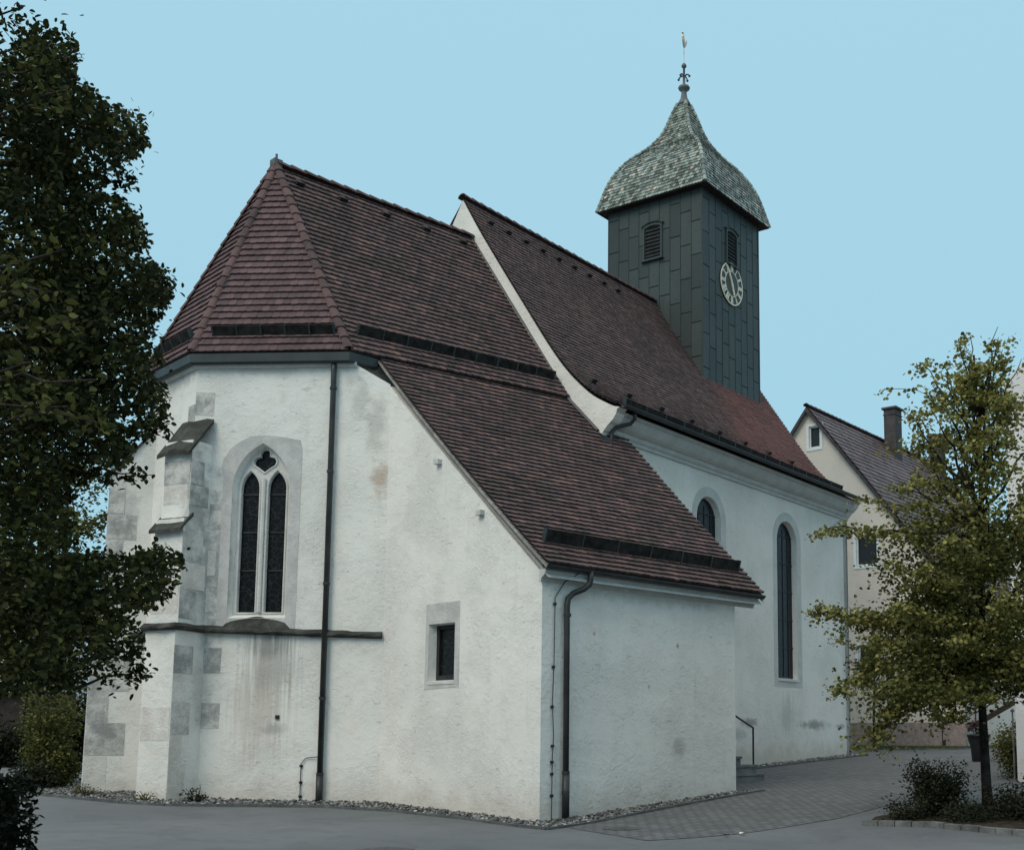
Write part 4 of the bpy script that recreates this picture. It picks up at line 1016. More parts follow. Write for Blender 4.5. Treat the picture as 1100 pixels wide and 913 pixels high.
# --- linden on the right
LT = Vector((4.76, -6.58, .25)); ppm = 60.4
t = thing('linden_tree', LT, 'young olive-green broadleaf tree in the kerbed bed at the right', 'tree')
r = np.random.default_rng(5); limbs = []
def lt(px, py, dep): return LT+rgt*((px-1062)/ppm)+fwd*dep+Zv*((872-py)/ppm)
spec = [(1060, 338, .1, 480), (1040, 352, -.3, 470), (1008, 368, .3, 470), (1022, 392, -.6, 500), (982, 424, .2, 545), (1000, 440, -.8, 540), (1004, 482, .9, 580), (972, 515, -.4, 560), (945, 528, .5, 560), (888, 566, -.2, 575), (962, 628, -1.2, 680), (884, 652, .1, 690), (908, 650, 1.2, 690), (925, 690, -1.0, 700), (950, 660, -1.8, 690), (898, 742, .2, 700), (935, 745, -1.4, 720), (935, 800, -.2, 700), (960, 770, 1.3, 720), (990, 775, -1.2, 725), (1015, 760, -2.0, 725),
        (1085, 338, -.3, 460), (1100, 352, .3, 470), (1110, 375, -.3, 480), (1092, 392, .5, 500), (1075, 420, -.9, 520), (1030, 372, .2, 480), (1012, 400, -.1, 500), (995, 465, .3, 560), (1085, 350, -.3, 480), (1110, 400, .3, 520), (1130, 440, -.5, 560), (1150, 520, .6, 620), (1200, 560, -.3, 660), (1190, 620, .4, 690), (1230, 660, -.4, 700), (1180, 700, -1.2, 700), (1215, 720, .6, 710), (1150, 740, -1.8, 720), (1110, 745, -2.2, 725), (1080, 560, -2.0, 650), (1040, 560, -1.9, 650), (1010, 590, -1.9, 660), (1060, 470, -1.2, 570), (1100, 620, -2.4, 690), (1040, 660, -2.6, 700), (1085, 700, -2.6, 710), (1000, 700, -2.2, 710), (970, 620, -1.6, 670), (1125, 500, -1.0, 600), (1080, 740, -1.8, 725), (1045, 745, 1.2, 725),
        (1072, 360, .6, 480), (1095, 420, -.4, 520), (1048, 395, -.5, 500), (1015, 455, .5, 560), (1035, 480, -1.0, 580), (1060, 440, 1.1, 560), (1020, 540, 1.7, 640), (1100, 540, 1.9, 640), (980, 640, 2.0, 690), (1060, 640, 2.6, 690), (1130, 650, 2.2, 690), (1000, 720, 2.2, 715), (1080, 720, 2.5, 715), (1150, 730, 1.6, 715), (1070, 400, .1, 520), (1085, 430, -.6, 540), (1050, 500, .0, 590), (1040, 430, .5, 540)]
mbw = MB(); C = []; TT = []
def gate0(q, f, th):
    k = np.array([mnoise.noise(Vector((float(a)*f, float(b)*f, float(c)*f*1.5))) for a, b, c in q]) > th
    return q[k]
trunk = [LT+Zv*-.15, LT+Zv*.5+rgt*-.03, LT+Zv*2.0+rgt*-.06, LT+Zv*4.2+rgt*.02, LT+Zv*6.4+rgt*.06, LT+Zv*8.4]
mbw.tube(trunk, lambda q: lerp(.115, .02, q**.8), 12)
for px, py, dep, ay in spec:
    a = LT+Zv*((872-ay)/ppm)+rgt*.02; b = lt(px, py, dep); L = (b-a).length
    pts = limb_pts(a, b, .10 if py > ay else .02, 7, .10)
    mbw.tube(pts, lambda q: lerp(.012+.012*L, .006, q), 6)
    low = min(1, max(0, (py-420)/350.)); q = sprays(pts, int(2.0+L*2.5), int(60+30*low), .20, .45, r, .30)  # lower limbs get darker leaf tint, standing in for crown shade
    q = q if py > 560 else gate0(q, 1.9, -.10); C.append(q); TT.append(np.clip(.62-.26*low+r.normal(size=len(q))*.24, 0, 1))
    for _ in range(int(L*.9)):
        i = r.integers(2, 7); s_ = pts[i]; e = s_+Vector(r.normal(size=3)*np.array([.45, .45, .22]))*.8+(b-a)*.12
        sub = limb_pts(s_, e, .04, 4, .1); mbw.tube(sub, .006, 4); q = sprays(sub, 2, 34, .18, .40, r, .4)
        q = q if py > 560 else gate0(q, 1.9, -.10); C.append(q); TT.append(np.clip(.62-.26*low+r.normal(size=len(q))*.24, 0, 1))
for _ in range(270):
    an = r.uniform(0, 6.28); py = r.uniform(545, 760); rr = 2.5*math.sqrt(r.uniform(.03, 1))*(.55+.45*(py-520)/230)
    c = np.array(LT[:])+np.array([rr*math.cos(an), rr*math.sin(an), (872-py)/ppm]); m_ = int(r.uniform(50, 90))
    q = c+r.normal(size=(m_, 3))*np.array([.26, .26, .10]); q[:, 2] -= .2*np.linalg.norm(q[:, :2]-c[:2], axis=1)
    C.append(q); TT.append(np.clip(.12+r.normal(size=m_)*.13, 0, 1))  # inner leaf mass tinted dark: crown shade put into the leaf colour
for x_, y_ in ((935, 770), (925, 795), (945, 800), (930, 740), (905, 742), (912, 660), (890, 655), (1000, 775), (1025, 768)):
    q = np.array(lt(x_, y_, r.uniform(-.5, .3))[:])+r.normal(size=(70, 3))*np.array([.17, .17, .14]); C.append(q); TT.append(np.clip(.5+r.normal(size=70)*.24, 0, 1))
mbw.build('trunk', M_BARK, t, True)
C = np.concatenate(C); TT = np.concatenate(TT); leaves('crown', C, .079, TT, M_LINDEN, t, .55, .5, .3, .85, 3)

# --- big dark tree at the left, trunk just outside the frame
DT = camv+Vector((0, 0, 0)); dep0 = 11.0; ppl = F/dep0
base = Vector((camv.x, camv.y, 0))+fwd*dep0+rgt*((-200-711.6)/ppl); base.z = g1(base.x, base.y)
t = thing('broadleaf_tree', base, 'large dark leafy tree overhanging the left side of the road', 'tree')
def dt(px, py, dep): return Vector((camv.x, camv.y, 1.7))+fwd*(dep0+dep)+rgt*((px-711.6)*(dep0+dep)/F)+Zv*((784.8-py)*(dep0+dep)/F)
r = np.random.default_rng(8); mbw = MB(); C = []; TT = []
mbw.tube([base+Zv*-.2, base+Zv*1.5, base+Zv*3.4+rgt*.1, base+Zv*6.0+rgt*.0, base+Zv*9.0], lambda q: lerp(.24, .05, q), 14)
edge = [(12, 8), (30, 45), (50, 75), (82, 88), (112, 130), (108, 165), (80, 160), (70, 190), (116, 215), (128, 240), (148, 275), (160, 300), (150, 330), (128, 350), (140, 375), (152, 415), (162, 445), (138, 462), (130, 500), (90, 505), (70, 530), (60, 560), (40, 600), (75, 620), (130, 600), (160, 598), (186, 595), (180, 625), (150, 645), (130, 660), (140, 695), (150, 716), (110, 712), (80, 735), (40, 722), (20, 740), (40, 150), (60, 240), (50, 300), (90, 300), (100, 400), (60, 400), (40, 470), (30, 640), (60, 680), (100, 650), (20, 560), (10, 100), (20, 200), (20, 350), (100, 450), (120, 300), (100, 260), (30, 430), (80, 360), (15, 690), (10, 620), (5, 500)]
for px, py in edge:
    b = dt(px+5, py+r.uniform(-6, 6), r.uniform(-.8, .8)); a = dt(px-70, py+r.uniform(-10, 45), r.uniform(-.6, .6))
    pts = limb_pts(a, b, .04, 6, .08); mbw.tube(pts, lambda q: lerp(.016, .005, q), 5)
    q = sprays(pts, 7, 20, .085, .9, r, .45); C.append(q); TT.append(np.clip(r.beta(1.3, 2.8, size=len(q)), 0, 1))
def gate(q, f, th, off=0.):   # natural holes between the leaf masses
    k = np.array([mnoise.noise(Vector((float(a)*f+off, float(b)*f, float(c)*f))) for a, b, c in q]) > th
    return q[k]
LOBES = [(15, 25, 26, 40), (40, 95, 48, 42), (88, 118, 34, 36), (15, 180, 60, 60), (72, 212, 44, 30), (108, 232, 22, 26), (35, 290, 80, 60), (118, 292, 44, 34), (88, 350, 58, 44), (142, 300, 22, 24), (25, 400, 70, 60), (108, 402, 40, 42), (146, 430, 20, 24), (50, 462, 62, 36), (12, 520, 48, 44), (108, 482, 24, 16), (22, 600, 58, 46), (95, 622, 62, 32), (162, 604, 28, 20), (146, 640, 28, 18), (55, 680, 78, 44), (122, 690, 30, 24), (15, 712, 50, 34), (-15, 60, 42, 60), (8, 70, 34, 50), (-10, 150, 50, 60), (5, 250, 60, 60), (-5, 340, 70, 80), (0, 470, 60, 70), (45, 320, 55, 60), (50, 420, 55, 45), (20, 560, 45, 40), (40, 640, 60, 40)]
for x0, y0, rx_, ry_ in LOBES:
    m_ = int(rx_*ry_*.85)+80; x0 += 2; an = r.uniform(0, 6.283, m_); rr_ = np.sqrt(r.uniform(0, 1, m_))*(.88+.22*np.abs(r.normal(size=m_))*(.4+.6*np.array([mnoise.noise(Vector((math.cos(t_)*1.7, math.sin(t_)*1.7, x0*.13)))+.5 for t_ in an]))); dz_ = r.normal(size=m_)*.75
    q = np.array([dt(x0+rx_*a_*math.cos(t_), y0+ry_*a_*math.sin(t_), d_)[:] for a_, t_, d_ in zip(rr_, an, dz_)])
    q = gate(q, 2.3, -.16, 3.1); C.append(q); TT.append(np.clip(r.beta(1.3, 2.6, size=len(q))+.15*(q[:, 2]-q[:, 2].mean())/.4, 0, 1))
    b = dt(x0, y0, 0); a = Vector((base.x, base.y, min(8.6, max(2.6, b.z-.8)))); mbw.tube(limb_pts(a, b, .05, 7, .08), lambda u: lerp(.05, .012, u), 6)
for _ in range(46):   # the rest of the crown, away from the frame
    an = r.uniform(0, 6.28); zz = r.uniform(2.6, 10.5); rr = 3.0*math.sqrt(max(.1, 1-((zz-6)/5.2)**2))*r.uniform(.6, 1.05)
    b = Vector((base.x+rr*math.cos(an), base.y+rr*math.sin(an), zz)); dx = (b-camv).dot(rgt)/max(1, (b-camv).dot(fwd))*F+711.6
    if dx > -5: continue
    pts = limb_pts(Vector((base.x, base.y, min(8.6, zz-.5))), b, .05, 7, .08); mbw.tube(pts, lambda q: lerp(.04, .006, q), 5)
    q = sprays(pts, 10, 40, .32, .55, r, .3); C.append(q); TT.append(np.clip(r.beta(1.3, 3.2, size=len(q)), 0, 1))
for px, py, dp_ in ((60, 330, -4.2), (85, 400, -4.0), (30, 300, -4.6), (95, 450, -3.6), (20, 20, -3.2), (30, 60, -3.2), (40, 250, -4.5), (10, 380, -4.4), (55, 430, -4.1)):
    k = dep0+dp_; b = Vector((camv.x, camv.y, 1.7))+fwd*k+rgt*((px-711.6)*k/F)+Zv*((784.8-py)*k/F)
    a = lerp(Vector((base.x, base.y, b.z+.4)), b, .4); pts = limb_pts(a, b, .06, 6, .06); mbw.tube(pts, .008, 5)
    q = sprays(pts, 3, 16, .12, .5, r, .72); C.append(q); TT.append(np.clip(.75+r.normal(size=len(q))*.3, 0, 1))
mbw.build('trunk', M_BARK, t, True)
C = np.concatenate(C); TT = np.concatenate(TT); leaves('crown', C, .066, TT, M_DARKLF, t, .5, .35, .25, .60, 4)

GROUPS = {'rose_bush': 'bushes in the kerbed bed', 'ground_plant': 'bushes in the kerbed bed', 'weed': 'weeds at the foot of the church', 'shrub': 'shrubs at the left'}
def bush(name, c, rx, ry, hgt, n, size, mat, label, cat, tmean=.4, stems=9, seed=0, tsd=.25, spread=1.0, ragged=.35):
    c = Vector(c); t = thing(name, c, label, cat); r = np.random.default_rng(100+seed); mbw = MB(); C = []
    per = max(6, n//stems)
    for k in range(stems):
        an = 2*math.pi*k/stems+r.uniform(-.4, .4); q = r.uniform(.35, 1)**.6; top = c+Vector((rx*q*math.cos(an), ry*q*math.sin(an), hgt*r.uniform(1-ragged*1.6, 1.0)*(1-.25*q*q)))
        pts = limb_pts(c+Vector((rx*.15*math.cos(an), ry*.15*math.sin(an), 0)), top, .06, 6, .1); mbw.tube(pts, lambda u: lerp(.014, .004, u), 5)
        sp = min(rx, ry)*.22*spread; nsp = max(3, per//26)
        C.append(sprays(pts, nsp, per//nsp, sp, .8, r, .12, False))
    C = np.concatenate(C); C[:, 2] = np.maximum(C[:, 2], c.z+.03)
    mbw.build('stem', M_BARK, t); leaves('foliage', C, size, np.clip(tmean+r.normal(size=len(C))*tsd, 0, 1), mat, t, .3, .5, .25, .62, 200+seed)
    if GROUPS.get(name): t['group'] = GROUPS[name]
    return t
def gz(x, y): return (x, y, g1(x, y))
# --- planting bed with rose bushes
bed = [(2.35, -5.55), (2.62, -6.6), (2.45, -7.6), (2.30, -8.5), (2.2, -10), (7.2, -10), (6.4, -7), (5.6, -5.9), (4.4, -5.3), (3.2, -5.2)]
tag(poly_sheet('planting_bed', bed, .03, M_SOIL), kind='structure')
kerb('kerb', [(2.30, -5.50), (2.58, -6.6), (2.40, -7.6), (2.25, -8.5), (2.1, -10)], .11, .09, M_KERB2, .32, .008)
bush('rose_bush', gz(3.85, -6.05), .50, .50, 1.12, 7000, .055, M_BUSH, 'dark twiggy rose bush left of the tree trunk', 'bush', .35, 26, 1)
bush('rose_bush', gz(4.1, -7.6), .60, .60, .80, 4500, .055, M_BUSH, 'low dark bush right of the tree trunk at the picture edge', 'bush', .3, 18, 2)
bush('ground_plant', gz(3.15, -5.85), .45, .45, .45, 1100, .05, M_BUSH, 'small sparse plant at the left tip of the bed', 'plant', .4, 12, 3)
bush('ground_plant', gz(3.4, -6.9), .5, .5, .38, 1500, .05, M_BUSH, 'low ragged plant in front of the tree trunk', 'plant', .3, 14, 4)
# --- clipped hedge bottom left
hc = Vector((camv.x, camv.y, 0))+fwd*11.3+rgt*((-122-711.6)/F*11.3)
t = thing('clipped_hedge', (hc.x, hc.y, g1(hc.x, hc.y)), 'dark clipped hedge end in the lower left corner', 'hedge')
r = np.random.default_rng(31); hx, hy, hz = 1.08, .95, 1.25
U_ = np.array(rgt[:]); W_ = np.array(fwd[:]); n = 9000
f = r.integers(0, 4, n); a, b, e = r.uniform(-1, 1, n), r.uniform(-1, 1, n), 1-np.abs(r.normal(size=n))*.07
lx = np.where(f == 0, a*hx, np.where(f == 1, e*hx, np.where(f == 2, a*hx, -e*hx))); ly = np.where(f == 2, -e*hy, b*hy*np.where(f == 0, 1, 1)); ly = np.where(f == 0, b*hy, ly)
lz = np.where(f == 0, hz*e, (r.uniform(0, 1, n))*hz)
rr_ = 1-.10*np.clip((lz/hz-.75)/.25, 0, 1)**2; lx *= rr_; ly *= rr_
bumpy = np.array([mnoise.noise(Vector((float(x)*2.2, float(y)*2.2, float(z_)*2.2))) for x, y, z_ in zip(lx, ly, lz)])*.06
lx += np.sign(lx)*bumpy; lz += bumpy
C = np.array([hc.x, hc.y, 0])+lx[:, None]*U_+ly[:, None]*W_+np.stack([0*lz, 0*lz, lz+g1(hc.x, hc.y)], -1)
k = 26; top = r.uniform(-1, 1, (k, 2)); ext = np.array([hc.x, hc.y, 0])+np.concatenate([(top[i, 0]*hx*1.05*U_+top[i, 1]*hy*W_+np.array([0, 0, hz+.02]))[None]+r.normal(size=(7, 3))*np.array([.04, .04, .06]) for i in range(k)])
side = np.array([hc.x, hc.y, 0])+np.concatenate([(hx*1.04*U_+r.uniform(-1, 1)*hy*W_+np.array([0, 0, r.uniform(.3, 1.2)]))[None]+r.normal(size=(5, 3))*.05 for i in range(16)])
C = np.concatenate([C, ext, side]); leaves('foliage', C, .10, np.clip(r.beta(1.2, 3, len(C)), 0, 1), M_HEDGE, t, .3, .5, .25, .42, 9)
mb = MB(); mb.box((hc.x, hc.y, .55), 2*hx*.86, 2*hy*.86, 1.1, rgt, fwd); mb.build('branch_core', M_BARK, t)
# --- shrubs and weeds round the church base
bush('shrub', gz(-3.6, 13.2), .62, .62, 2.95, 8000, .085, M_YELLF, 'tall yellow-green shrub beside the far left buttress', 'shrub', .35, 34, 5, .35, .75, .5)
bush('shrub', gz(-4.15, 12.6), .45, .5, .85, 3000, .07, M_BUSH, 'low dark shrub at the foot of the yellow-green shrub', 'shrub', .3, 14, 6)
bush('shrub', gz(-2.6, 14.9), .8, .7, 3.4, 7000, .10, M_BUSH, 'dark tall shrub behind the yellow-green shrub at the church', 'shrub', .3, 30, 15)
bush('weed', gz(-3.95, 10.3), .22, .5, .34, 260, .05, M_YELLF, 'small green weed between the two buttresses', 'weed', .3, 10, 7)
bush('weed', gz(-2.9, 7.4), .22, .26, .42, 260, .06, M_BUSH, 'dark leafy weed right of the stepped buttress', 'weed', .5, 9, 8)
bush('weed', gz(-3.6, 8.2), .20, .24, .26, 160, .05, M_YELLF, 'yellowish weed in front of the stepped buttress', 'weed', .3, 8, 9)
for i, (x, y, lb) in enumerate(((.47, -4.36, 'pale fallen leaf lying on the paving'), (.15, -4.28, 'dark fallen leaf lying beside the pale leaf'))):
    mb = MB(); z_ = g1(x, y)+.03; mb.add([(x-.06, y, z_), (x-.02, y+.045, z_+.02), (x+.05, y+.03, z_+.015), (x+.08, y, z_), (x+.04, y-.04, z_+.02), (x-.03, y-.04, z_+.012)], [(0, 1, 2, 3), (0, 3, 4, 5)])
    tag(mb.build('fallen_leaf', (M_CREAM, M_BARK)[i]), lb, 'leaf', 'fallen leaves')

# ------------------------------------------------------------------ house behind the nave
hx_ = D(R(6)); hy_ = D(R(96)); ha = Vector((28.32, 13.27, 0)); HZ = 16.31; g_ = 1.0
H = thing('house', (ha.x, ha.y, g_), 'beige gabled house with dark tiled roof behind the nave', 'house')
FH = lambda u, v, n: ha+hy_*(-u)+Zv*v-hx_*n     # u to the right as seen
hw_, ez = 6.95, 7.35; hl = 15.0
wA_ = [(-.02, 14.36), (.60, 14.36), (.60, 15.42), (-.02, 15.42)]
wB_ = [(2.22, 8.80), (3.28, 8.80), (3.28, 10.20), (2.22, 10.20)]
wC_ = [(2.22, 4.0), (3.28, 4.0), (3.28, 5.4), (2.22, 5.4)]
wD_ = [(4.6, 4.0), (5.66, 4.0), (5.66, 5.4), (4.6, 5.4)]
mb = MB(); mb.plate(FH, [(-hw_, g_-.3), (hw_, g_-.3), (hw_, ez), (0, HZ-.12), (-hw_, ez)], [wA_, wB_, wC_, wD_], 0, -.3)
fb = lambda u, v, n: FH(u, v, -hl+n)
mb.plate(fb, [(-hw_, g_-.3), (hw_, g_-.3), (hw_, ez), (0, HZ-.12), (-hw_, ez)], [], 0, .3)
for sgn in (-1, 1): mb.box(ha+hy_*sgn*(hw_-.15)+hx_*hl/2+Zv*(g_-.3+ez)/2, .3, hl-.01, ez-g_+.3, hy_, hx_)
mb.build('wall', M_HOUSE, H)
mb = MB(); mb.plate(FH, [(-hw_, g_-.2), (hw_, g_-.2), (hw_, g_+1.05), (-hw_, g_+1.05)], [], .035, .0); mb.build('plinth', simple('house_plinth', (.30, .24, .22), .9, .2), H)
for i, wv in enumerate((wA_, wB_, wC_, wD_)):
    (a, c_), (b, d_) = wv[0], wv[2]; mb = MB(); e_ = .10
    mb.plate(FH, [(a-e_, c_-e_), (b+e_, c_-e_), (b+e_, d_+e_), (a-e_, d_+e_)], [[(a+.03, c_+.03), (b-.03, c_+.03), (b-.03, d_-.03), (a+.03, d_-.03)]], .03, -.10)
    o = mb.build('window', M_WPAINT, H)
    mb = MB(); mb.plate(FH, [(a, c_), (b, c_), (b, d_), (a, d_)], [[(a+.09, c_+.09), (b-.09, c_+.09), (b-.09, d_-.09), (a+.09, d_-.09)]], -.06, -.12)
    mb.build('frame', M_WPAINT, o)
    mb = MB(); mb.plate(FH, [(a, c_), (b, c_), (b, d_), (a, d_)], [], -.14, -.16); mb.build('pane', M_GLASS2, o)
sl_ = math.hypot(hw_+.4, (HZ-ez)*(hw_+.4)/hw_)
def surf_h(s, t):
    v = s/sl_; return ha+hx_*(t-.22)-hy_*lerp(hw_+.4, 0, v)+Zv*lerp(HZ-(HZ-ez)*(hw_+.4)/hw_, HZ, v)
mb = MB(); tile_rows(mb, surf_h, sl_, lambda s: 0., lambda s: hl+.3, .33, .24, lift=.045, arc=.02)
hr = mb.build('roof', M_PAN, H, recalc=False)
d_ = deck(surf_h, sl_, lambda s: 0., lambda s: hl+.3, 2, 2, .03)
n0 = len(d_.v); d_.add([ha+hx_*-.22+Zv*(HZ-.03), ha+hx_*(hl+.1)+Zv*(HZ-.03), ha+hx_*(hl+.1)+hy_*(hw_+.4)+Zv*(HZ-(HZ-ez)*(hw_+.4)/hw_), ha-hx_*.22+hy_*(hw_+.4)+Zv*(HZ-(HZ-ez)*(hw_+.4)/hw_)], [(0, 1, 2, 3)])
d_.build('roof_deck', M_PAN, hr)
mb = MB(); half_tiles(mb, ha-hx_*.25+Zv*(HZ+.05), ha+hx_*(hl+.1)+Zv*(HZ+.05), .14, .4); mb.build('ridge_tiles', M_PAN, hr)
for sgn in (-1, 1):
    mb = MB(); p, q_ = ha-hx_*.24+Zv*(HZ-.04), ha-hx_*.24-hy_*sgn*(hw_+.4)+Zv*(HZ-.04-(HZ-ez)*(hw_+.4)/hw_)
    mb.hexa([p-Zv*.22, p-Zv*.22+hx_*.05, q_-Zv*.22+hx_*.05, q_-Zv*.22], [p, p+hx_*.05, q_+hx_*.05, q_]); mb.build('barge_board', M_CHIM, H)
for t_, z1 in ((7.9, 17.85), (15.2 if False else 13.6, 17.6)):
    c = ha+hx_*t_-hy_*.55; mb = MB(); mb.box(c+Zv*((14.9+z1)/2), .78, .62, z1-14.9, hx_, hy_); ch = mb.build('chimney', M_CHIM, H)
    mb = MB(); mb.box(c+Zv*(z1+.05), .95, .8, .10, hx_, hy_); mb.box(c+Zv*(z1-.28), .84, .68, .06, hx_, hy_); mb.build('chimney_cap', M_CHIM, ch)
# lawn strip, outside stair, planter and hedge at the end of the paving
tag(poly_sheet('lawn', [(26.0, 8.3), (27.2, 6.3), (30.2, 5.4), (33, 5), (33, 22), (26, 22)], .02, M_SOIL), kind='structure')
kerb('kerb', [(25.95, 9.5), (26.0, 8.3), (27.2, 6.3), (30.2, 5.4)], .1, .06, M_KERB2, .6)
def grass(name, poly, n, hgt=.09):
    r = np.random.default_rng(77); P = []
    xs = [p[0] for p in poly]; ys = [p[1] for p in poly]
    while len(P) < n:
        x, y = r.uniform(min(xs), max(xs)), r.uniform(min(ys), max(ys))
        if inpoly((x, y), poly): P.append((x, y, g1(x, y)+.02))
    P = np.array(P); a = r.uniform(0, 6.28, n); s_ = hgt*r.uniform(.6, 1.6, n); d = np.stack([np.cos(a), np.sin(a), 0*a], -1)*.018
    tip = P+np.stack([r.normal(size=n)*.03, r.normal(size=n)*.03, s_], -1)
    V = np.stack([P-d, P+d, tip], 1).reshape(-1, 3); Fc = np.arange(3*n).reshape(-1, 3)
    return tag(nparr(name, V, Fc, np.repeat(r.uniform(0, 1, n), 3), M_GRASS), kind='stuff')
grass('lawn_grass', [(26.1, 8.3), (27.25, 6.4), (30.2, 5.5), (31.5, 5.4), (29, 9), (28.2, 13), (26.1, 13)], 14000)
OS = thing('outside_stair', (30.2, 5.6, 1.0), 'dark sloping outside stair at the corner of the beige house', 'staircase')
sp0, sp1 = Vector((29.3, 7.5, 1.05)), Vector((31.0, 3.9, 3.4)); dd = sp1-sp0; hd_ = Vector((dd.x, dd.y, 0)).normalized(); nd = Vector((-hd_.y, hd_.x, 0))
for o_ in (-.45, .45):
    mb = MB(); mb.hexa([sp0+nd*(o_-.03), sp0+nd*(o_+.03), sp1+nd*(o_+.03), sp1+nd*(o_-.03)], [p+Zv*.24 for p in (sp0+nd*(o_-.03), sp0+nd*(o_+.03), sp1+nd*(o_+.03), sp1+nd*(o_-.03))]); mb.build('stringer', M_WOOD, OS)
    mb = MB(); mb.tube([sp0+nd*o_+Zv*.95, sp1+nd*o_+Zv*.95], .03, 6); mb.tube([sp0+nd*o_+Zv*.6, sp1+nd*o_+Zv*.6], .02, 6); mb.build('handrail', M_WOOD, OS)
    for k in range(4):
        p = lerp(sp0, sp1, k/3)+nd*o_; mb = MB(); mb.tube([p, p+Zv*.95], .02, 6); mb.build('post', M_WOOD, OS)
for k in range(11):
    p = lerp(sp0, sp1, (k+.5)/11)+Zv*.16; mb = MB(); mb.box(p, .27, .9, .04, hd_, nd); mb.build('tread', M_WOOD, OS)
pl = Vector((18.2, .33, .78))
PT = thing('planter', pl, 'tall dark tapered planter standing behind the tree trunk', 'planter')
mb = MB(); mb.lathe(pl, [(.20, 0), (.22, .03), (.25, .45), (.31, .62), (.33, .74), (.36, .76), (.36, .82), (.31, .82), (.29, .72)], 20); mb.build('pot', M_BIN, PT, True)
bush('flowering_plant', (pl.x, pl.y, pl.z+.75), .28, .28, .55, 300, .07, M_BUSH, 'small plant with purple blossom growing in the dark planter', 'plant', .3, 9, 21)
def bush_flowers(p, n):
    r = np.random.default_rng(5); C = np.array(p)+r.normal(size=(n, 3))*np.array([.14, .14, .1]); return leaves('blossom', C, .07, r.uniform(0, 1, n), M_FLOW, None, .2, .4, .3, .9, 6)
fl = bush_flowers((pl.x-.1, pl.y+.15, pl.z+1.15), 40); attach(fl, bpy.data.objects['flowering_plant'])
bush('hedge', gz(12.2, -3.9), .6, .85, 1.75, 8000, .07, M_YELLF, 'yellow-green hedge behind the tree beside the white house', 'hedge', .3, 26, 22, .3)
mb = MB(); p = Vector(gz(11.45, -3.95)); mb.tube([p-Zv*.1, p+Zv*1.62], .022, 8); mb.lathe(p, [(.05, 1.60), (.05, 1.64), (.01, 1.68)], 8)
tag(mb.build('marker_pole', M_LEAD), 'thin pale metal pole in front of the yellow-green hedge', 'pole')
# sapling whose thin stem stands before the beige plinth
sp = Vector(gz(24.6, 7.9)); t = thing('sapling', sp, 'thin young tree on the paving in front of the beige house', 'tree')
mbw = MB(); mbw.tube([sp-Zv*.1, sp+Zv*1.5, sp+Zv*3.0+rgt*.05, sp+Zv*4.6], lambda q: lerp(.06, .015, q), 8); r = np.random.default_rng(12); C = []
for k in range(16):
    an = k*2.4; zz = r.uniform(2.0, 4.2); e = sp+Vector((math.cos(an)*r.uniform(.5, 1.1), math.sin(an)*r.uniform(.5, 1.1), zz+r.uniform(-.1, .5))); pts = limb_pts(sp+Zv*zz, e, .05, 5); mbw.tube(pts, .01, 5); C.append(sprays(pts, 4, 40, .2, .5, r, .3))
mbw.build('trunk', M_BARK, t); C = np.concatenate(C); leaves('crown', C, .10, np.clip(.3+r.normal(size=len(C))*.2, 0, 1), M_LINDEN, t, .5, .5, .3, .8, 13)
# white house at the right edge
wc = Vector((10.97, -4.25, 0)); wu = D(R(-74)); wn_ = D(R(-74-90)); 
WH = thing('house', (wc.x, wc.y, .5), 'plain white rendered house at the right edge of the picture', 'house')
FWh = frame(wc, wu, wn_)
mb = MB(); mb.plate(FWh, [(0, .2), (9, .2), (9, 10.0), (4.5, 14.2), (0, 10.0)], [[(3.2, 2), (4.4, 2), (4.4, 3.5), (3.2, 3.5)], [(3.2, 5.4), (4.4, 5.4), (4.4, 6.9), (3.2, 6.9)]], 0, -.3)
mb.box(wc-wn_*4.5+wu*.15+Zv*5.1, .3, 8.4, 9.8, wu, wn_); mb.box(wc-wn_*4.5+wu*8.85+Zv*5.1, .3, 8.4, 9.8, wu, wn_); mb.build('wall', M_WHITE, WH)
for v in (2, 5.4):
    mb = MB(); mb.plate(FWh, [(3.1, v-.1), (4.5, v-.1), (4.5, v+1.6), (3.1, v+1.6)], [[(3.3, v+.1), (4.3, v+.1), (4.3, v+1.4), (3.3, v+1.4)]], .03, -.12); o = mb.build('window', M_WPAINT, WH)
    mb = MB(); mb.plate(FWh, [(3.2, v), (4.4, v), (4.4, v+1.5), (3.2, v+1.5)], [], -.15, -.17); mb.build('pane', M_GLASS2, o)
mb = MB()
for a, b in ((0, 4.5), (9, 4.5)):
    p, q_ = FWh(a, 9.78, -.31), FWh(b, 13.98, -.31); bk = -wn_*8.7
    mb.hexa([p, q_, q_+bk, p+bk], [v+Zv*.16 for v in (p, q_, q_+bk, p+bk)])
mb.build('roof', M_PAN, WH)
# ------------------------------------------------------------------ background at the left
def raypt(px, dep): return Vector((camv.x, camv.y, 0))+fwd*dep+rgt*((px-711.6)/F*dep)
s0 = raypt(-25, 42); s0.z = g1(s0.x, s0.y)
SH = thing('shed', s0, 'dark open garden shed behind the road at the far left', 'shed')
for a in (-1.6, -.2, 1.75):
    for b in (0, 3.5):
        mb = MB(); mb.box(s0+rgt*a+fwd*b+Zv*1.2, .14, .14, 2.5, rgt, fwd); mb.build('post', M_WOOD, SH)
mb = MB(); mb.box(s0+fwd*3.6+Zv*1.2, 3.6, .1, 2.5, rgt, fwd); mb.box(s0-rgt*1.7+fwd*1.8+Zv*1.2, .1, 3.5, 2.5, rgt, fwd); mb.box(s0+rgt*1.85+fwd*1.8+Zv*1.2, .1, 3.4, 2.5, rgt, fwd)
mb.box(s0+rgt*.85+Zv*1.15, 1.75, .08, 2.2, rgt, fwd); mb.build('wall', M_WOOD, SH)
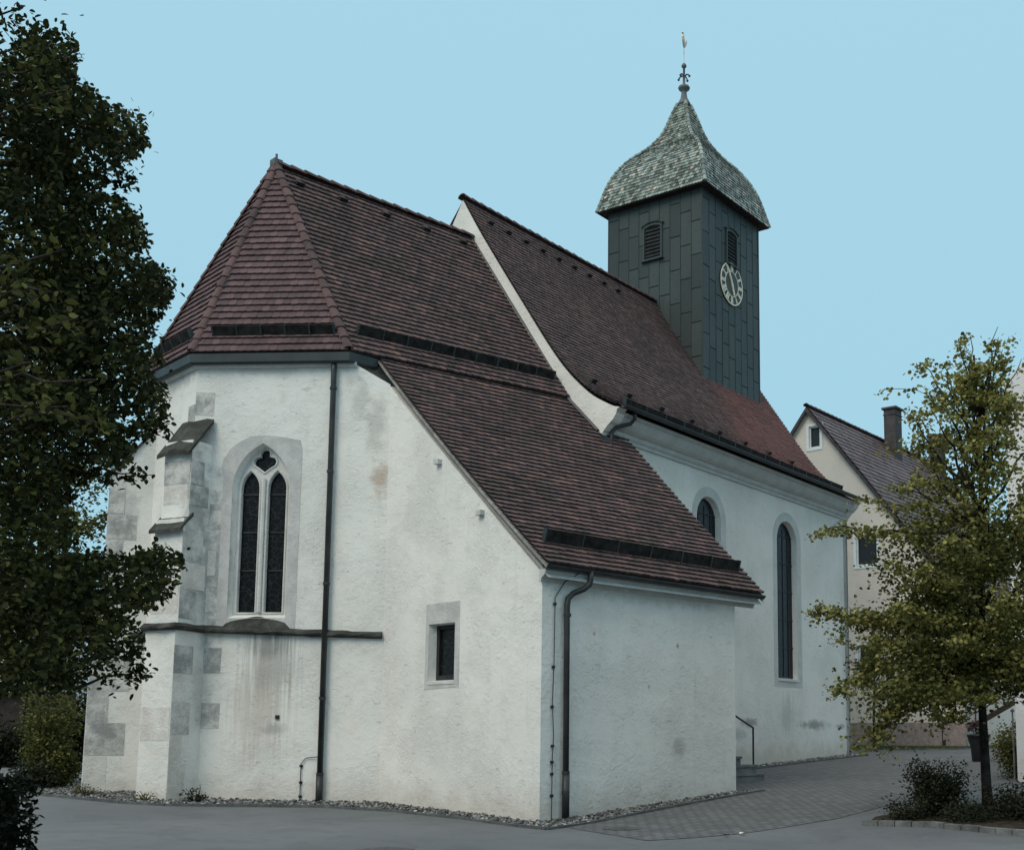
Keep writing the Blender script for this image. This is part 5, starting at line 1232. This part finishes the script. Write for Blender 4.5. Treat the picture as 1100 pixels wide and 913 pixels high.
mb = MB(); mb.hexa([s0+rgt*a+fwd*b+Zv*(2.45+.12*(b > 0)) for a, b in ((-2.1, -.4), (2.15, -.4), (2.15, 4.0), (-2.1, 4.0))], [s0+rgt*a+fwd*b+Zv*(2.62+.12*(b > 0)) for a, b in ((-2.1, -.4), (2.15, -.4), (2.15, 4.0), (-2.1, 4.0))]); mb.build('roof', M_LEAD, SH)
c = raypt(8, 36); bush('shrub', (c.x, c.y, g1(c.x, c.y)), .9, .9, 1.9, 6000, .10, M_HEDGE, 'dark round shrub in front of the open shed', 'shrub', .35, 26, 31)
c = raypt(62, 46); c2 = raypt(-60, 44)
tag(poly_sheet('verge', [(raypt(-80, 39).x, raypt(-80, 39).y), (raypt(18, 38.6).x, raypt(18, 38.6).y), (raypt(66, 39.5).x, raypt(66, 39.5).y), (raypt(90, 50).x, raypt(90, 50).y), (raypt(-80, 52).x, raypt(-80, 52).y)], .03, M_SOIL), kind='structure')
vp = [raypt(10, 39), raypt(66, 39.8), raypt(80, 45), raypt(8, 45)]; grass('verge_grass', [(p.x, p.y) for p in vp], 5000)
def backtree(px, dep, hgt, rad, label, mat, n, seed, size=.2, tm=.4, trunk_h=.25):
    c = raypt(px, dep); c.z = g1(c.x, c.y); t = thing('broadleaf_tree', c, label, 'tree'); r = np.random.default_rng(seed); mbw = MB(); C = []
    mbw.tube([c-Zv*.2, c+Zv*hgt*.4, c+Zv*hgt*.85], lambda q: lerp(.22, .04, q), 9)
    for k in range(34):
        an = k*2.4; f = r.uniform(trunk_h, 1.0); rr = rad*math.sqrt(max(.06, 1-((f-.58)/.46)**2))*r.uniform(.7, 1.05)
        b = c+Vector((rr*math.cos(an), rr*math.sin(an), hgt*f)); a = c+Zv*min(hgt*.84, max(hgt*.2, hgt*f-rr*.5))
        pts = limb_pts(a, b, .06, 6, .1); mbw.tube(pts, .03, 5); C.append(sprays(pts, 7, n//(34*7), .42*rad/2.5, .55, r, .2))
    mbw.build('trunk', M_BARK, t); C = np.concatenate(C); leaves('crown', C, size, np.clip(tm+r.normal(size=len(C))*.25, 0, 1), mat, t, .4, .5, .25, .7, seed)
backtree(62, 40, 10.8, 2.2, 'yellow-green tree standing beyond the far left buttress', M_YELLF, 9000, 41, .15, .5)
backtree(30, 62, 8.5, 4.0, 'dark tree behind the open shed roof', M_BUSH, 9000, 42, .22, .3)
backtree(-70, 58, 12, 4.5, 'tall dark tree at the far left behind the shed', M_BUSH, 9000, 43, .24, .3)
backtree(1075, 75, 9.0, 3.4, 'distant tree seen between the beige house and the white house', M_BUSH, 6000, 44, .3, .5)
c = raypt(-20, 56); c.z = g1(c.x, c.y)
FH2 = thing('house', c, 'pale house glimpsed through the leaves at the far left', 'house')
mb = MB(); mb.box(c+Zv*3, 7, 6, 6.2, rgt, fwd); mb.build('wall', M_WHITE, FH2)
mb = MB(); q8 = [c+rgt*a+fwd*b+Zv*6.05 for a, b in ((-3.8, -3.3), (3.8, -3.3), (3.8, 3.3), (-3.8, 3.3))]; mb.add(q8+[c-rgt*3.8+Zv*9, c+rgt*3.8+Zv*9], [(0, 1, 5, 4), (2, 3, 4, 5), (0, 4, 3), (1, 2, 5), (3, 2, 1, 0)]); mb.build('roof', M_PAN, FH2)

# unseen tree row added in the east: darker glass reflections, less sky light on walls
for i, (x, y, hh, rd) in enumerate(((-31, -9, 12.5, 4.2), (-32, -1, 13.5, 4.5), (-31, 7, 12.0, 4.2), (-30, 15, 13.0, 4.4))):
    dd_ = Vector((x, y, 0))-Vector((camv.x, camv.y, 0)); dp_ = dd_.dot(fwd)
    c = Vector((x, y, g1(x, y)))
    t = thing('broadleaf_tree', c, ('first', 'second', 'third', 'fourth')[i]+' unseen tree added east of the chancel for reflections', 'tree', 'added reflection trees'); r = np.random.default_rng(60+i); mbw = MB(); C = []
    mbw.tube([c-Zv*.2, c+Zv*hh*.4, c+Zv*hh*.85], lambda q: lerp(.25, .05, q), 8)
    for k in range(34):
        an = k*2.4; f = r.uniform(.12, 1.0); rr = rd*math.sqrt(max(.06, 1-((f-.55)/.5)**2))*r.uniform(.6, 1.05)
        b = c+Vector((rr*math.cos(an), rr*math.sin(an), hh*f)); pts = limb_pts(c+Zv*min(hh*.84, max(hh*.15, hh*f-rr*.5)), b, .06, 6, .1); mbw.tube(pts, .03, 5); C.append(sprays(pts, 8, 18, .75, .6, r, .2))
    mbw.build('trunk', M_BARK, t); C = np.concatenate(C); leaves('crown', C, .38, np.clip(.35+r.normal(size=len(C))*.25, 0, 1), M_BUSH, t, .4, .5, .25, .7, 70+i)
